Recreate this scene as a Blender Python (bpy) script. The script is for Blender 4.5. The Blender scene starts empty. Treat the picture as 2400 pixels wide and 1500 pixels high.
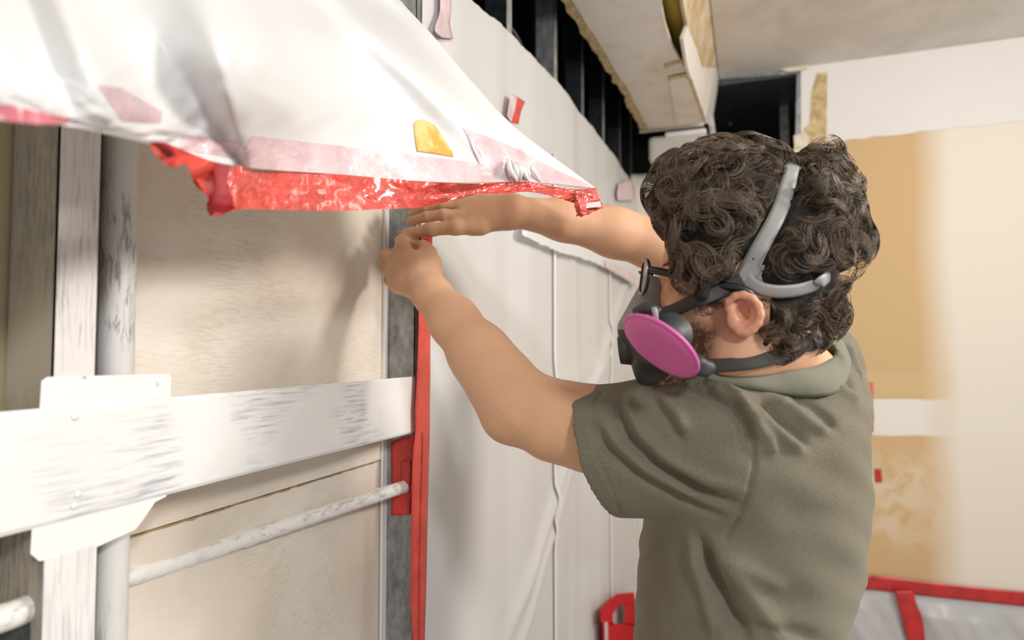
import bpy, math, random
import numpy as np
from mathutils import Vector, Matrix

random.seed(7); rng = np.random.default_rng(7)
SC = bpy.context.scene; COL = SC.collection
# ------------------------------------------------------------------ camera
F = 1520.0
CAM = np.array([0.0, 0.0, 1.5])
YAW, PITCH = math.radians(20.06), math.radians(2.45)
FW = np.array([-math.sin(YAW)*math.cos(PITCH), math.cos(YAW)*math.cos(PITCH), math.sin(PITCH)])
RT = np.array([math.cos(YAW), math.sin(YAW), 0.0])
UP = np.cross(RT, FW)
cd = bpy.data.cameras.new('camera'); cam = bpy.data.objects.new('camera', cd); COL.objects.link(cam)
cd.sensor_width = 36; cd.lens = F/2400*36; cd.clip_start = 0.02; cd.clip_end = 60
cam.matrix_world = Matrix(((RT[0], UP[0], -FW[0], CAM[0]), (RT[1], UP[1], -FW[1], CAM[1]), (RT[2], UP[2], -FW[2], CAM[2]), (0, 0, 0, 1)))
cd.dof.use_dof = True; cd.dof.focus_distance = 0.95; cd.dof.aperture_fstop = 3.2
SC.camera = cam
# ------------------------------------------------------------------ world + lights
w = bpy.data.worlds.new('world'); SC.world = w; w.use_nodes = True
w.node_tree.nodes['Background'].inputs[0].default_value = (1.0, 0.985, 0.965, 1)
w.node_tree.nodes['Background'].inputs[1].default_value = 0.50
def area(name, loc, target, size, power, col):
    l = bpy.data.lights.new(name, 'AREA'); l.shape = 'DISK'; l.size = size; l.energy = power; l.color = col
    o = bpy.data.objects.new(name, l); COL.objects.link(o); o.location = loc
    d = Vector(target)-Vector(loc); o.rotation_euler = d.to_track_quat('-Z', 'Y').to_euler()
    return o
area('work_light', (1.55, -1.25, 2.62), (-0.4, 1.0, 1.45), 0.36, 38, (1.0, 0.99, 0.985))
area('room_light', (1.75, 0.95, 2.35), (0.2, 1.25, 1.4), 0.5, 40, (1.0, 0.93, 0.84))
area('back_wall_fill', (1.5, 2.0, 2.8), (0.7, 3.4, 1.6), 0.5, 12, (1.0, 0.94, 0.86))  # unseen fill lamp, added because the back wall came out dim
SC.view_settings.view_transform = 'Standard'; SC.view_settings.look = 'None'
SC.view_settings.exposure = 0.0; SC.view_settings.gamma = 1.0; SC.view_settings.use_curve_mapping = False

# ------------------------------------------------------------------ projection helpers
def ray(px, py):
    return FW + RT*((px-1200)/F) + UP*((750-py)/F)
def W(px, py, d): return CAM + ray(px, py)*d
def hx(px, py, X): r = ray(px, py); return CAM + r*(X/r[0])
def hy(px, py, Y): r = ray(px, py); return CAM + r*(Y/r[1])
def hz(px, py, Z): r = ray(px, py); return CAM + r*((Z-1.5)/r[2])
def pxr(r, d): return r*d/F

# ------------------------------------------------------------------ object helpers
def obj(name, verts, faces, mat=None, parent=None, smooth=False):
    me = bpy.data.meshes.new(name)
    me.from_pydata([tuple(map(float, v)) for v in verts], [], [tuple(int(i) for i in f) for f in faces])
    me.update()
    o = bpy.data.objects.new(name, me); COL.objects.link(o)
    if mat: me.materials.append(mat)
    if smooth: me.polygons.foreach_set('use_smooth', [True]*len(me.polygons))
    if parent: o.parent = parent
    return o
def objnp(name, V, Fq, mat=None, parent=None, smooth=True):
    me = bpy.data.meshes.new(name); n = len(V); m, k = Fq.shape
    me.vertices.add(n); me.vertices.foreach_set('co', V.astype(np.float32).ravel())
    me.loops.add(m*k); me.loops.foreach_set('vertex_index', Fq.astype(np.int32).ravel())
    me.polygons.add(m); me.polygons.foreach_set('loop_start', np.arange(0, m*k, k, dtype=np.int32))
    try: me.polygons.foreach_set('loop_total', np.full(m, k, dtype=np.int32))
    except Exception: pass
    me.update(calc_edges=True); me.validate()
    o = bpy.data.objects.new(name, me); COL.objects.link(o)
    if mat: me.materials.append(mat)
    if smooth: me.polygons.foreach_set('use_smooth', [True]*len(me.polygons))
    if parent: o.parent = parent
    return o
def tag(o, label=None, cat=None, group=None, kind=None):
    if label: o['label'] = label
    if cat: o['category'] = cat
    if group: o['group'] = group
    if kind: o['kind'] = kind
    return o
def thing(name, label, cat, group=None, loc=(0, 0, 0)):
    o = bpy.data.objects.new(name, None); COL.objects.link(o); o.empty_display_size = .05
    o.location = loc
    return tag(o, label, cat, group)
def setpar(o, par):      # keep world placement (parents only have a location)
    o.parent = par; o.matrix_parent_inverse = Matrix.Translation(-Vector(par.location)); return o
def bevel(o, wd=.002, seg=2):
    m = o.modifiers.new('bevel', 'BEVEL'); m.width = wd; m.segments = seg; m.limit_method = 'ANGLE'; return o
def box(name, a, b, mat, parent=None, bev=0):
    x0, y0, z0 = a; x1, y1, z1 = b
    v = [(x, y, z) for x in (x0, x1) for y in (y0, y1) for z in (z0, z1)]
    f = [(0, 1, 3, 2), (4, 6, 7, 5), (0, 4, 5, 1), (2, 3, 7, 6), (0, 2, 6, 4), (1, 5, 7, 3)]
    o = obj(name, v, f, mat, parent)
    if bev: bevel(o, bev)
    return o
def prism(name, pts, ext, mat, parent=None, bev=0):
    pts = [np.array(p, float) for p in pts]; n = len(pts); ext = np.array(ext, float)
    nrm = sum(np.cross(pts[i]-pts[0], pts[(i+1) % n]-pts[0]) for i in range(n))
    if np.dot(nrm, ext) > 0: pts = pts[::-1]
    v = pts + [p+ext for p in pts]
    f = [tuple(range(n)), tuple(range(2*n-1, n-1, -1))] + [(i, i+n, (i+1) % n+n, (i+1) % n) for i in range(n)]
    o = obj(name, v, f, mat, parent)
    if bev: bevel(o, bev)
    return o
def rough_line(pts, step=.02, amp=.003):      # ragged torn edge between the given points
    out = []
    for a, b in zip(pts[:-1], pts[1:]):
        a = np.array(a, float); b = np.array(b, float); n = max(1, int(np.linalg.norm(b-a)/step))
        for i in range(n):
            p = a+(b-a)*i/n
            if i: p = p+rng.normal(0, amp, 3)*np.array([1, 1, 1])
            out.append(p)
    return out
def catmull(P, n):
    P = np.array(P, float); m = len(P)
    E = np.vstack([2*P[0]-P[1], P, 2*P[-1]-P[-2]])
    out = []
    ts = np.linspace(0, m-1, n)
    for t in ts:
        i = min(int(t), m-2); u = t-i
        p0, p1, p2, p3 = E[i], E[i+1], E[i+2], E[i+3]
        out.append(.5*((2*p1)+(-p0+p2)*u+(2*p0-5*p1+4*p2-p3)*u*u+(-p0+3*p1-3*p2+p3)*u**3))
    return np.array(out)
def tube(name, P, R, mat, parent=None, seg=16, caps=True):
    P = np.array(P, float); n = len(P)
    R = np.full(n, R) if np.isscalar(R) else np.array(R, float)
    T = np.gradient(P, axis=0); T /= np.linalg.norm(T, axis=1)[:, None]
    a = np.array([0, 0, 1.0]) if abs(T[0][2]) < .9 else np.array([1.0, 0, 0])
    N = np.cross(T[0], a); N /= np.linalg.norm(N); V = []; 
    for i in range(n):
        N = N - T[i]*np.dot(N, T[i]); N /= np.linalg.norm(N); B = np.cross(T[i], N)
        for k in range(seg):
            t = 2*math.pi*k/seg; V.append(P[i]+R[i]*(N*math.cos(t)+B*math.sin(t)))
    Fc = [(i*seg+k, i*seg+(k+1) % seg, (i+1)*seg+(k+1) % seg, (i+1)*seg+k) for i in range(n-1) for k in range(seg)]
    if caps: Fc += [tuple(range(seg-1, -1, -1)), tuple((n-1)*seg+k for k in range(seg))]
    return obj(name, V, Fc, mat, parent, True)
def ribbon(name, P, N, wd, th, mat, parent=None):
    P = np.array(P, float); N = np.array(N, float); n = len(P)
    wd = np.full(n, wd) if np.isscalar(wd) else np.array(wd, float)
    T = np.gradient(P, axis=0); T /= np.linalg.norm(T, axis=1)[:, None]
    V = []
    for i in range(n):
        nn = N[i]-T[i]*np.dot(N[i], T[i]); nn /= np.linalg.norm(nn); B = np.cross(T[i], nn)
        for s, u in ((-1, -.5), (-1, .5), (-.5, .9), (.5, .9), (1, .5), (1, -.5)):
            V.append(P[i]+B*s*wd[i]*.5+nn*u*th)
    k = 6
    Fc = [(i*k+j, (i+1)*k+j, (i+1)*k+(j+1) % k, i*k+(j+1) % k) for i in range(n-1) for j in range(k)]
    Fc += [tuple(range(k)), tuple((n-1)*k+j for j in range(k-1, -1, -1))]
    o = obj(name, V, Fc, mat, parent, True)
    return o

# ------------------------------------------------------------------ materials
def mk(name, col, rough=.6, metal=0.0, spec=.5):
    m = bpy.data.materials.new(name); m.use_nodes = True; nt = m.node_tree
    b = nt.nodes['Principled BSDF']; b.inputs['Base Color'].default_value = (*col, 1)
    b.inputs['Roughness'].default_value = rough; b.inputs['Metallic'].default_value = metal
    b.inputs['Specular IOR Level'].default_value = spec
    return m, nt, b
def nz(nt, scale=5, vec=(1, 1, 1), detail=4, rough=.55, off=(0, 0, 0), dist=0, coord='Object'):
    tc = nt.nodes.new('ShaderNodeTexCoord'); mp = nt.nodes.new('ShaderNodeMapping')
    mp.inputs['Scale'].default_value = vec; mp.inputs['Location'].default_value = off
    n = nt.nodes.new('ShaderNodeTexNoise'); n.inputs['Scale'].default_value = scale
    n.inputs['Detail'].default_value = detail; n.inputs['Roughness'].default_value = rough; n.inputs['Distortion'].default_value = dist
    nt.links.new(tc.outputs[coord], mp.inputs[0]); nt.links.new(mp.outputs[0], n.inputs['Vector'])
    return n.outputs['Fac']
def ramp(nt, src, a, b, c0=(0, 0, 0), c1=(1, 1, 1)):
    r = nt.nodes.new('ShaderNodeValToRGB'); r.color_ramp.elements[0].position = a; r.color_ramp.elements[1].position = b
    r.color_ramp.elements[0].color = (*c0, 1); r.color_ramp.elements[1].color = (*c1, 1)
    nt.links.new(src, r.inputs[0]); return r.outputs[0]
def mixc(nt, fac, a, b):
    x = nt.nodes.new('ShaderNodeMix'); x.data_type = 'RGBA'
    for s, v in ((0, fac), (6, a), (7, b)):
        if isinstance(v, tuple): x.inputs[s].default_value = (*v, 1)
        elif isinstance(v, float): x.inputs[s].default_value = v
        else: nt.links.new(v, x.inputs[s])
    return x.outputs[2]
def mul(nt, a, b, op='MULTIPLY'):
    x = nt.nodes.new('ShaderNodeMath'); x.operation = op
    for i, v in enumerate((a, b)):
        if isinstance(v, (int, float)): x.inputs[i].default_value = v
        else: nt.links.new(v, x.inputs[i])
    return x.outputs[0]
def bump(nt, b, src, strength=.3, dist=.002):
    x = nt.nodes.new('ShaderNodeBump'); x.inputs['Strength'].default_value = strength; x.inputs['Distance'].default_value = dist
    nt.links.new(src, x.inputs['Height']); nt.links.new(x.outputs[0], b.inputs['Normal'])

def m_brushed(name, base, smear, vec, thr=(.55, .72), mthr=(.45, .6), moff=(0, 0, 0), rough=.5, dirt=None, sc=1.0):
    """white paint brushed thinly over something darker"""
    m, nt, b = mk(name, base, rough)
    st = nz(nt, 60*sc, vec, 6, .65, dist=.4); mask = nz(nt, 5*sc, (1, 1, 1), 3, .5, off=moff, dist=.6)
    fac = mul(nt, ramp(nt, st, *thr), ramp(nt, mask, *mthr))
    c = mixc(nt, fac, base, smear)
    if dirt:
        c = mixc(nt, ramp(nt, nz(nt, 3.3, (1, 1, 1), 5, .6, off=(7, 3, 1)), .4, .75), c, dirt)
    nt.links.new(c, b.inputs['Base Color']); bump(nt, b, st, .09, .001)
    return m
PANEL = m_brushed('painted_board', (.84, .785, .70), (.64, .55, .44), (1, .7, 6), (.44, .74), (.38, .62), rough=.55, dirt=(.72, .62, .50))
STRIP = m_brushed('painted_steel_strip', (.88, .88, .88), (.42, .44, .49), (1, .22, 4), (.46, .68), (.49, .60), (3.3, 1.2, .4), rough=.42)
PLATE = m_brushed('painted_plate', (.90, .90, .89), (.34, .33, .33), (1, 1, 1), (.62, .70), (.52, .62), (1, 9, 2), rough=.45)
FLANGE = m_brushed('painted_stud', (.80, .77, .75), (.26, .24, .23), (6, 6, .35), (.50, .68), (.40, .62), (2, 2, 5), rough=.5)
PIPE = m_brushed('peeling_pipe', (.70, .69, .68), (.30, .30, .31), (3, 3, .5), (.50, .62), (.50, .60), (0, 4, 1.5), rough=.45)
COND = m_brushed('painted_conduit', (.88, .87, .84), (.42, .39, .34), (2, .6, 2), (.5, .7), (.45, .6), (1, 1, 4), rough=.4)
WEB = m_brushed('shadowed_stud_web', (.40, .36, .31), (.12, .13, .13), (5, 5, .5), (.42, .7), (.35, .65), (5, 2, 2), rough=.5)  # stud paint darkened to grey, putting the web's shadow into the colour
def m_galv(name, col=(.30, .32, .33), rough=.42):
    m, nt, b = mk(name, col, rough, .75)
    n = nz(nt, 45, (1, 1, .5), 5, .7)
    nt.links.new(ramp(nt, n, .3, .75, tuple(c*.55 for c in col), tuple(min(1, c*1.7) for c in col)), b.inputs['Base Color'])
    return m
GALV = m_galv('galvanised_steel'); GALVL = m_galv('bright_galvanised_edge', (.62, .64, .64), .35); GALVD = m_galv('dark_galvanised_steel', (.10, .115, .125), .5); GALVK = m_galv('shaded_steel', (.022, .026, .030), .6)  # bright and near-black copies paint lit flanges and shaded webs into the steel
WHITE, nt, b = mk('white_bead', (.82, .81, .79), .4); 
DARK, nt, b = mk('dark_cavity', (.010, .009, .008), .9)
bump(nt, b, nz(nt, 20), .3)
def m_plaster(name, col, col2, sc=4, thr=(.35, .7), rough=.75, b_=.15):
    m, nt, b = mk(name, col, rough)
    n = nz(nt, sc, (1, 1, 1), 7, .62, dist=.5)
    nt.links.new(ramp(nt, n, *thr, col, col2), b.inputs['Base Color']); bump(nt, b, nz(nt, 40), b_, .002); return m
CEIL = m_plaster('old_ceiling_plaster', (.78, .74, .69), (.55, .51, .46), 2.2, (.42, .75))
WBOARD = m_plaster('white_drywall', (.80, .785, .765), (.77, .75, .73), 2)
TORN = m_plaster('torn_gypsum', (.78, .72, .62), (.62, .50, .32), 25, (.4, .7), b_=.8)
SOFF = m_plaster('chipped_soffit_board', (.78, .73, .67), (.66, .58, .44), 8, (.5, .8), b_=.4)
KRAFT = m_plaster('kraft_paper_face', (.62, .43, .22), (.55, .37, .18), 3)
KRAFTE = m_plaster('broken_gypsum_edge', (.66, .52, .30), (.45, .33, .16), 30, (.4, .6), b_=.8)
BROWN = m_plaster('water_stained_board', (.46, .30, .13), (.66, .55, .40), 9, (.35, .6))
YEL, nt, b = mk('yellow_insulation', (.52, .36, .05), .8); bump(nt, b, nz(nt, 50), .8, .004)
FLOORM = m_plaster('concrete_floor', (.40, .38, .36), (.33, .31, .29), 3)

# the back wall: kraft faced board, joint compound bands and thin skim coat
def m_backwall():
    m, nt, b = mk('skimmed_drywall', (.8, .75, .65), .7)
    tc = nt.nodes.new('ShaderNodeTexCoord'); sep = nt.nodes.new('ShaderNodeSeparateXYZ'); nt.links.new(tc.outputs['Object'], sep.inputs[0])
    X, Z = sep.outputs[0], sep.outputs[2]
    n1 = nz(nt, 2.6, (1, 1, 1), 5, .6, dist=.4); n2 = nz(nt, 9, (1, 1, 1), 6, .6, off=(3, 1, 5), dist=.8); n3 = nz(nt, 1.2, (1, 1, 1), 2, .5)
    kraft = (.62, .425, .215); skim = (.80, .745, .645); compound = (.80, .77, .71)
    # skim to the right of x = .85
    xr = mul(nt, X, mul(nt, mul(nt, n3, .5, 'SUBTRACT'), .10), 'ADD')
    fr = mul(nt, ramp(nt, xr, .775, .93), ramp(nt, X, .40, .42), 'MAXIMUM') if False else mul(nt, ramp(nt, xr, .775, .93), ramp(nt, mul(nt, X, 1.0, 'ADD'), .70, .72, (1, 1, 1), (0, 0, 0)), 'MAXIMUM')
    c = mixc(nt, fr, kraft, skim)
    # joint band z 1.07 .. 1.26
    zz = mul(nt, Z, mul(nt, mul(nt, n1, .5, 'SUBTRACT'), .03), 'ADD')
    def band(a, b_, soft):
        up = nt.nodes.new('ShaderNodeMapRange'); up.inputs[1].default_value = a; up.inputs[2].default_value = a+soft; nt.links.new(zz, up.inputs[0])
        dn = nt.nodes.new('ShaderNodeMapRange'); dn.inputs[1].default_value = b_-soft; dn.inputs[2].default_value = b_; dn.inputs[3].default_value = 1; dn.inputs[4].default_value = 0; nt.links.new(zz, dn.inputs[0])
        return mul(nt, up.outputs[0], dn.outputs[0])
    c = mixc(nt, mul(nt, band(1.075, 1.255, .006), mul(nt, 1.0, mul(nt, fr, .8), 'SUBTRACT')), c, compound)
    c = mixc(nt, mul(nt, mul(nt, band(1.255, 1.40, .03), .35), mul(nt, 1.0, fr, 'SUBTRACT')), c, (.70, .52, .30))
    # trowelled patch low down
    lowm = mul(nt, mul(nt, band(.50, 1.03, .12), ramp(nt, n2, .40, .56)), mul(nt, 1.0, fr, 'SUBTRACT'))
    c = mixc(nt, mul(nt, lowm, .6), c, (.74, .64, .48))
    # small rusty marks
    n4 = nz(nt, 14, (1, 1, 2.2), 4, .7, off=(8, 8, 2)); nt_mask = ramp(nt, n4, .745, .77)
    c = mixc(nt, mul(nt, nt_mask, .7), c, (.36, .24, .12))
    nt.links.new(c, b.inputs['Base Color']); bump(nt, b, n2, .12, .002)
    return m
BACKW = m_backwall()

def m_film(name, col=(.86, .86, .87), transp=.12, transl=.35, rough=.32, bsc=6, bst=.25, bvec=(1, 1, 1)):
    m, nt, b = mk(name, col, rough); b.inputs['Specular IOR Level'].default_value = .45
    out = nt.nodes['Material Output']
    tl = nt.nodes.new('ShaderNodeBsdfTranslucent'); tl.inputs[0].default_value = (*col, 1)
    tp = nt.nodes.new('ShaderNodeBsdfTransparent')
    a = nt.nodes.new('ShaderNodeMixShader'); a.inputs[0].default_value = transl
    c = nt.nodes.new('ShaderNodeMixShader'); c.inputs[0].default_value = transp
    nt.links.new(b.outputs[0], a.inputs[1]); nt.links.new(tl.outputs[0], a.inputs[2])
    nt.links.new(a.outputs[0], c.inputs[1]); nt.links.new(tp.outputs[0], c.inputs[2]); nt.links.new(c.outputs[0], out.inputs[0])
    n = nz(nt, bsc, bvec, 4, .5, dist=.8)
    bump(nt, b, n, bst, .01)
    return m
FILM = m_film('wall_polythene', (.86, .85, .845), .07, .18, .35, 5, .16, (1, 1, .35))
DRAPE = m_film('drape_polythene', (.91, .915, .925), .0, .25, .33, 7, .25)
FILMG = m_film('grey_polythene', (.66, .66, .68), .0, .2, .3, 9, .5)
def m_tape(name, col, rough=.3, bst=.5, bsc=60, coat=.2):
    m, nt, b = mk(name, col, rough, 0, .6)
    n = nz(nt, bsc, (1, 1, 1), 5, .6, dist=1.5); bump(nt, b, n, bst, .004)
    dk = tuple(c*.72 for c in col)
    nt.links.new(ramp(nt, nz(nt, 18, (1, 1, 1), 3), .35, .65, dk, col), b.inputs['Base Color']); b.inputs['Coat Weight'].default_value = coat; b.inputs['Coat Roughness'].default_value = .12
    return m
TAPE = m_tape('red_sheathing_tape', (.62, .028, .028), .35, .15, 30)
TAPEW = m_tape('wrinkled_red_tape', (.80, .075, .05), .22, 1.0, 62, .9)
TAPEL = m_tape('bright_red_tape', (.78, .07, .05), .35, .2, 40)
PINK = m_tape('tape_seen_through_film', (.86, .64, .68), .25, .5, 55)
PINKW = m_tape('faint_tape_through_film', (.80, .62, .66), .3, .4, 40)
MASK, nt, b = mk('old_masking_tape', (.80, .50, .13), .5)
nt.links.new(ramp(nt, nz(nt, 28, (1, 1, 1), 3, .5, dist=.6), .42, .58, (.72, .38, .06), (.84, .58, .22)), b.inputs['Base Color'])

# ================================================================== ROOM SHELL
XF, XB, YS = -.600, -.663, 3.60       # front plane of the studs, board behind, back wall
ZC = 2.945
# floor / ceiling / walls
box('floor', (-1.7, -2.5, -.1), (3.2, 5.2, 0), FLOORM)['kind'] = 'structure'
cl = box('ceiling', (-.13, -2.5, ZC), (3.2, YS+.1, ZC+.15), CEIL); cl['kind'] = 'structure'
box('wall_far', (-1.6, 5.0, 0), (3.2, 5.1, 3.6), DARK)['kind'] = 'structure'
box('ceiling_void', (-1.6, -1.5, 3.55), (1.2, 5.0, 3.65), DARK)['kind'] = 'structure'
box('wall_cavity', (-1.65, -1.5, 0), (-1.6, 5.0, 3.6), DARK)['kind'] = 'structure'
# left wall boards behind the studs
wl = thing('wall_left', None, None); wl['kind'] = 'structure'
ZSEAM = 1.2855
box('board_upper', (XB-.013, .53, ZSEAM+.0015), (XB, 1.097, 2.9), PANEL, wl)
lo = box('board_lower', (XB-.016, .53, 0), (XB-.0035, 1.097, ZSEAM-.0015), PANEL, wl)
box('board_near', (XB-.02, -1.5, 0), (XB-.005, .44, 2.9), m_brushed('yellowed_board', (.50, .42, .27), (.10, .07, .03), (4, 4, .6), (.45, .6), (.53, .62), (3, 3, 3.9), rough=.6), wl)
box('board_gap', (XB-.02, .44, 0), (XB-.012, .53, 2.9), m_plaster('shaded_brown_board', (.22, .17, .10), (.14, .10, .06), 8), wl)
# thin ledge of dried paint/broken paper along the board joint
sl = rough_line([(XB-.002, .535, ZSEAM-.001), (XB-.002, 1.09, ZSEAM-.001)], .012, .0006)
tube('joint_gap', sl, .0011, m_brushed('brown_joint', (.55, .36, .14), (.10, .08, .06), (1, 3, 1), (.4, .6), (.3, .6), rough=.7), wl, 6)
# back wall (board with a stepped opening at its upper left)
bw = thing('wall_back', None, None); bw['kind'] = 'structure'
T = np.array([0, .013, 0])
p1 = [(-.66, YS, 0), (3.2, YS, 0), (3.2, YS, 2.57), (.40, YS, 2.57), (.38, YS, 2.30), (.28, YS, 2.25), (.20, YS, 2.18), (.10, YS, 2.17), (-.20, YS, 2.19), (-.20, YS, 2.45), (-.66, YS, 2.47)]
prism('lower_board', p1, T, BACKW, bw)
wp = rough_line([(.40, YS-.004, 2.540), (1.0, YS-.004, 2.548), (3.2, YS-.004, 2.55)], .05, .0035)
wp = [np.array((p[0], YS-.004, p[2])) for p in wp]+[np.array(q, float) for q in ((3.2, YS-.004, ZC), (.272, YS-.004, ZC), (.268, YS-.004, 2.60), (.30, YS-.004, 2.54))]
prism('upper_board', wp, T, WBOARD, bw)
# header of the opening and its right-hand trim
box('void_ceiling', (-.25, YS+.02, ZC-.03), (.27, YS+.9, ZC), GALVD, bw)

# exposed kraft strip with torn edge beside the opening
k = [hy(px, py, YS-.0075) for px, py in ((1903, 215), (1915, 172), (1939, 170), (1937, 330), (1930, 352), (1935, 400), (1895, 400), (1880, 350), (1885, 300), (1898, 290))]
tag(prism('torn_paper', k, (0, .003, 0), KRAFTE), 'brown strip of torn drywall paper right of the dark ceiling opening', 'torn paper')
k = [hy(px, py, YS-.014) for px, py in ((1860, 318), (1885, 308), (1898, 322), (1893, 345), (1880, 352), (1876, 375), (1890, 410), (1848, 412), (1852, 370), (1862, 345))]
tag(prism('gypsum_scrap', k, (0, .008, 0), TORN, bev=.002), 'ragged white gypsum scrap hanging below the opening behind the hair', 'drywall scrap')
k = [hy(px, py, YS-.016) for px, py in ((1822, 152), (1850, 142), (1895, 138), (1897, 158), (1885, 164), (1845, 168), (1828, 162))]
tag(prism('gypsum_scrap', k, (0, .012, 0), TORN, bev=.003), 'broken gypsum lump at the top right corner of the dark opening', 'drywall scrap')
# metal in the opening
t = thing('opening_frame', 'grey metal channels framing the dark opening near the ceiling', 'metal frame')
prism('header_channel', [hy(px, py, YS-.003) for px, py in ((1650, 158), (1830, 150), (1886, 158), (1886, 168), (1830, 176), (1655, 188))], (0, .06, 0), GALV, t)
prism('jamb_channel', [hy(px, py, YS-.003) for px, py in ((1868, 165), (1886, 163), (1880, 330), (1864, 345))], (0, .05, 0), GALV, t)
prism('left_channel', [hy(px, py, YS-.003) for px, py in ((1648, 180), (1662, 195), (1682, 350), (1668, 350))], (0, .05, 0), GALVL, t)
t = thing('duct', 'dark sheet metal duct crossing inside the square ceiling opening', 'duct')
prism('duct_body', [hy(px, py, 4.2) for px, py in ((1640, 200), (1890, 168), (1890, 215), (1700, 240), (1640, 235))], (0, .3, 0), m_galv('duct_steel', (.34, .35, .38), .6), t)
box('duct_hanger', (-.1, 4.25, 2.9), (-.08, 4.27, 3.56), GALVD, t); prism('duct_flange', [hy(px, py, 4.18) for px, py in ((1700, 222), (1890, 200), (1890, 216), (1700, 240))], (0, .02, 0), GALVD, t)
tag(prism('ceiling_hanger', [hy(px, py, 4.05) for px, py in ((1826, 215), (1846, 215), (1851, 390), (1831, 390))], (0, .03, 0), GALV), 'upright grey stud inside the square ceiling opening', 'metal stud')

# ------------------------------------------------------------------ studs of the left wall
def stud(y, z0, z1, label, webmat=GALV, flmat=GALV, lip=True, fl=.041):
    t = thing('metal_stud', label, 'metal stud', 'steel studs of the left wall', (XF-.03, y, z0))
    th = .0016
    a = box('web', (XB+.001, y, z0), (XF, y+th, z1), webmat); setpar(a, t)
    b_ = box('flange', (XF-th, y, z0), (XF, y+fl, z1), flmat); setpar(b_, t)
    c = box('flange', (XB+.001, y+th, z0), (XB+.001+th, y+fl, z1), webmat); setpar(c, t)
    if lip:
        d = box('lip', (XF-.009, y+fl-th, z0), (XF-th, y+fl, z1), flmat); setpar(d, t)
    return t
stud(.415, 0, 2.9, 'brush-painted stud at the far left edge of the photo', WEB, FLANGE)
stud(1.100, 0, 2.9, 'bare galvanised stud edged with red tape, under both hands', GALV, GALV, fl=.05)
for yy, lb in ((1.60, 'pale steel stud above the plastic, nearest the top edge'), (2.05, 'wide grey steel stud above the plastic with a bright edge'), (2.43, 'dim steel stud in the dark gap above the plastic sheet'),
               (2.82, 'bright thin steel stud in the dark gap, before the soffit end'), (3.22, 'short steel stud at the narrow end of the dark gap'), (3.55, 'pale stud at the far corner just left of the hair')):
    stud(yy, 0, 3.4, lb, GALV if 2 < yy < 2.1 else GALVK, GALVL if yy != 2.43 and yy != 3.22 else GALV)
# plates in the dark gap: a second row of studs further back
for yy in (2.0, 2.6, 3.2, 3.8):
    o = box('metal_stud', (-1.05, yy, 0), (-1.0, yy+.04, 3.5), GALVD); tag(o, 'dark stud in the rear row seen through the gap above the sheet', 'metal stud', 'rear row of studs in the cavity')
tag(tube('cable_loop', catmull([hx(px, py, -.72) for px, py in ((1165, 40), (1200, 70), (1222, 110), (1232, 160), (1228, 210))], 24), .006, m_galv('grey_cable', (.2, .2, .19), .6)), 'grey cable loop in the dark gap beside the wide stud', 'cable')

# white corner bead between board and right stud
tag(box('corner_bead', (XB+.0012, 1.084, 0), (XB+.006, 1.0995, 2.9), WHITE), 'thin white metal bead between the painted board and galvanised stud', 'metal trim')

# horizontal painted backing strip over the studs
def wallpoly(pxs, X): return [hx(px, py, X) for px, py in pxs]
zb0, zb1 = 1.340, 1.4455
t = thing('backing_strip', 'wide white painted steel strip running horizontally across the studs', 'metal strip', loc=(XF, .5, zb0))
v = []; ys = np.linspace(-.15, 1.098, 60)
for y in ys:
    wob = .0006*math.sin(y*11)
    v += [(XF+.0012, y, zb0+wob), (XF+.0032, y, zb0+.004+wob), (XF+.0032, y, zb1-.004), (XF+.0012, y, zb1)]
    v += [(XF+.0002, y, zb1), (XF+.0002, y, zb0+wob)]
n = len(ys); fc = [(i*6+j, i*6+(j+1) % 6, (i+1)*6+(j+1) % 6, (i+1)*6+j) for i in range(n-1) for j in range(6)] + [(0, 5, 4, 3, 2, 1), tuple((n-1)*6+j for j in range(6))]
o = obj('strip_face', v, fc, STRIP); setpar(o, t)
for y, z in ((.44, 1.362), (.435, 1.435), (.437, 1.352)):
    s = tube('screw_head', [(XF+.003, y, z), (XF+.0052, y, z)], [.0042, .003], PLATE, None, 12); setpar(s, t)
# splice plate
pl = [(XF+.0001, y, z) for y, z in ((.4, 1.318), (.408, 1.309), (.455, 1.305), (.505, 1.312), (.512, 1.318), (.528, 1.335), (.542, 1.338), (.545, 1.468), (.541, 1.4715), (.41, 1.4735), (.405, 1.47))]
tag(prism('splice_plate', [np.array(p)+np.array((.0002, 0, 0)) for p in pl], (.0009, 0, 0), PLATE, bev=.0004), 'square white painted plate behind the strip at the left stud', 'metal plate')
# lower skin over the left stud below the strip
tag(prism('stud_cover', [(XF+.0004, y, z) for y, z in ((.412, 0), (.462, 0), (.462, 1.31), (.412, 1.31))], (.0016, 0, 0), m_brushed('white_painted_cover', (.86, .85, .84), (.45, .45, .46), (6, 6, .3), (.46, .66), (.42, .58), rough=.45), bev=.0005), 'white painted upright cover below the splice plate at lower left', 'metal strip')

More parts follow.
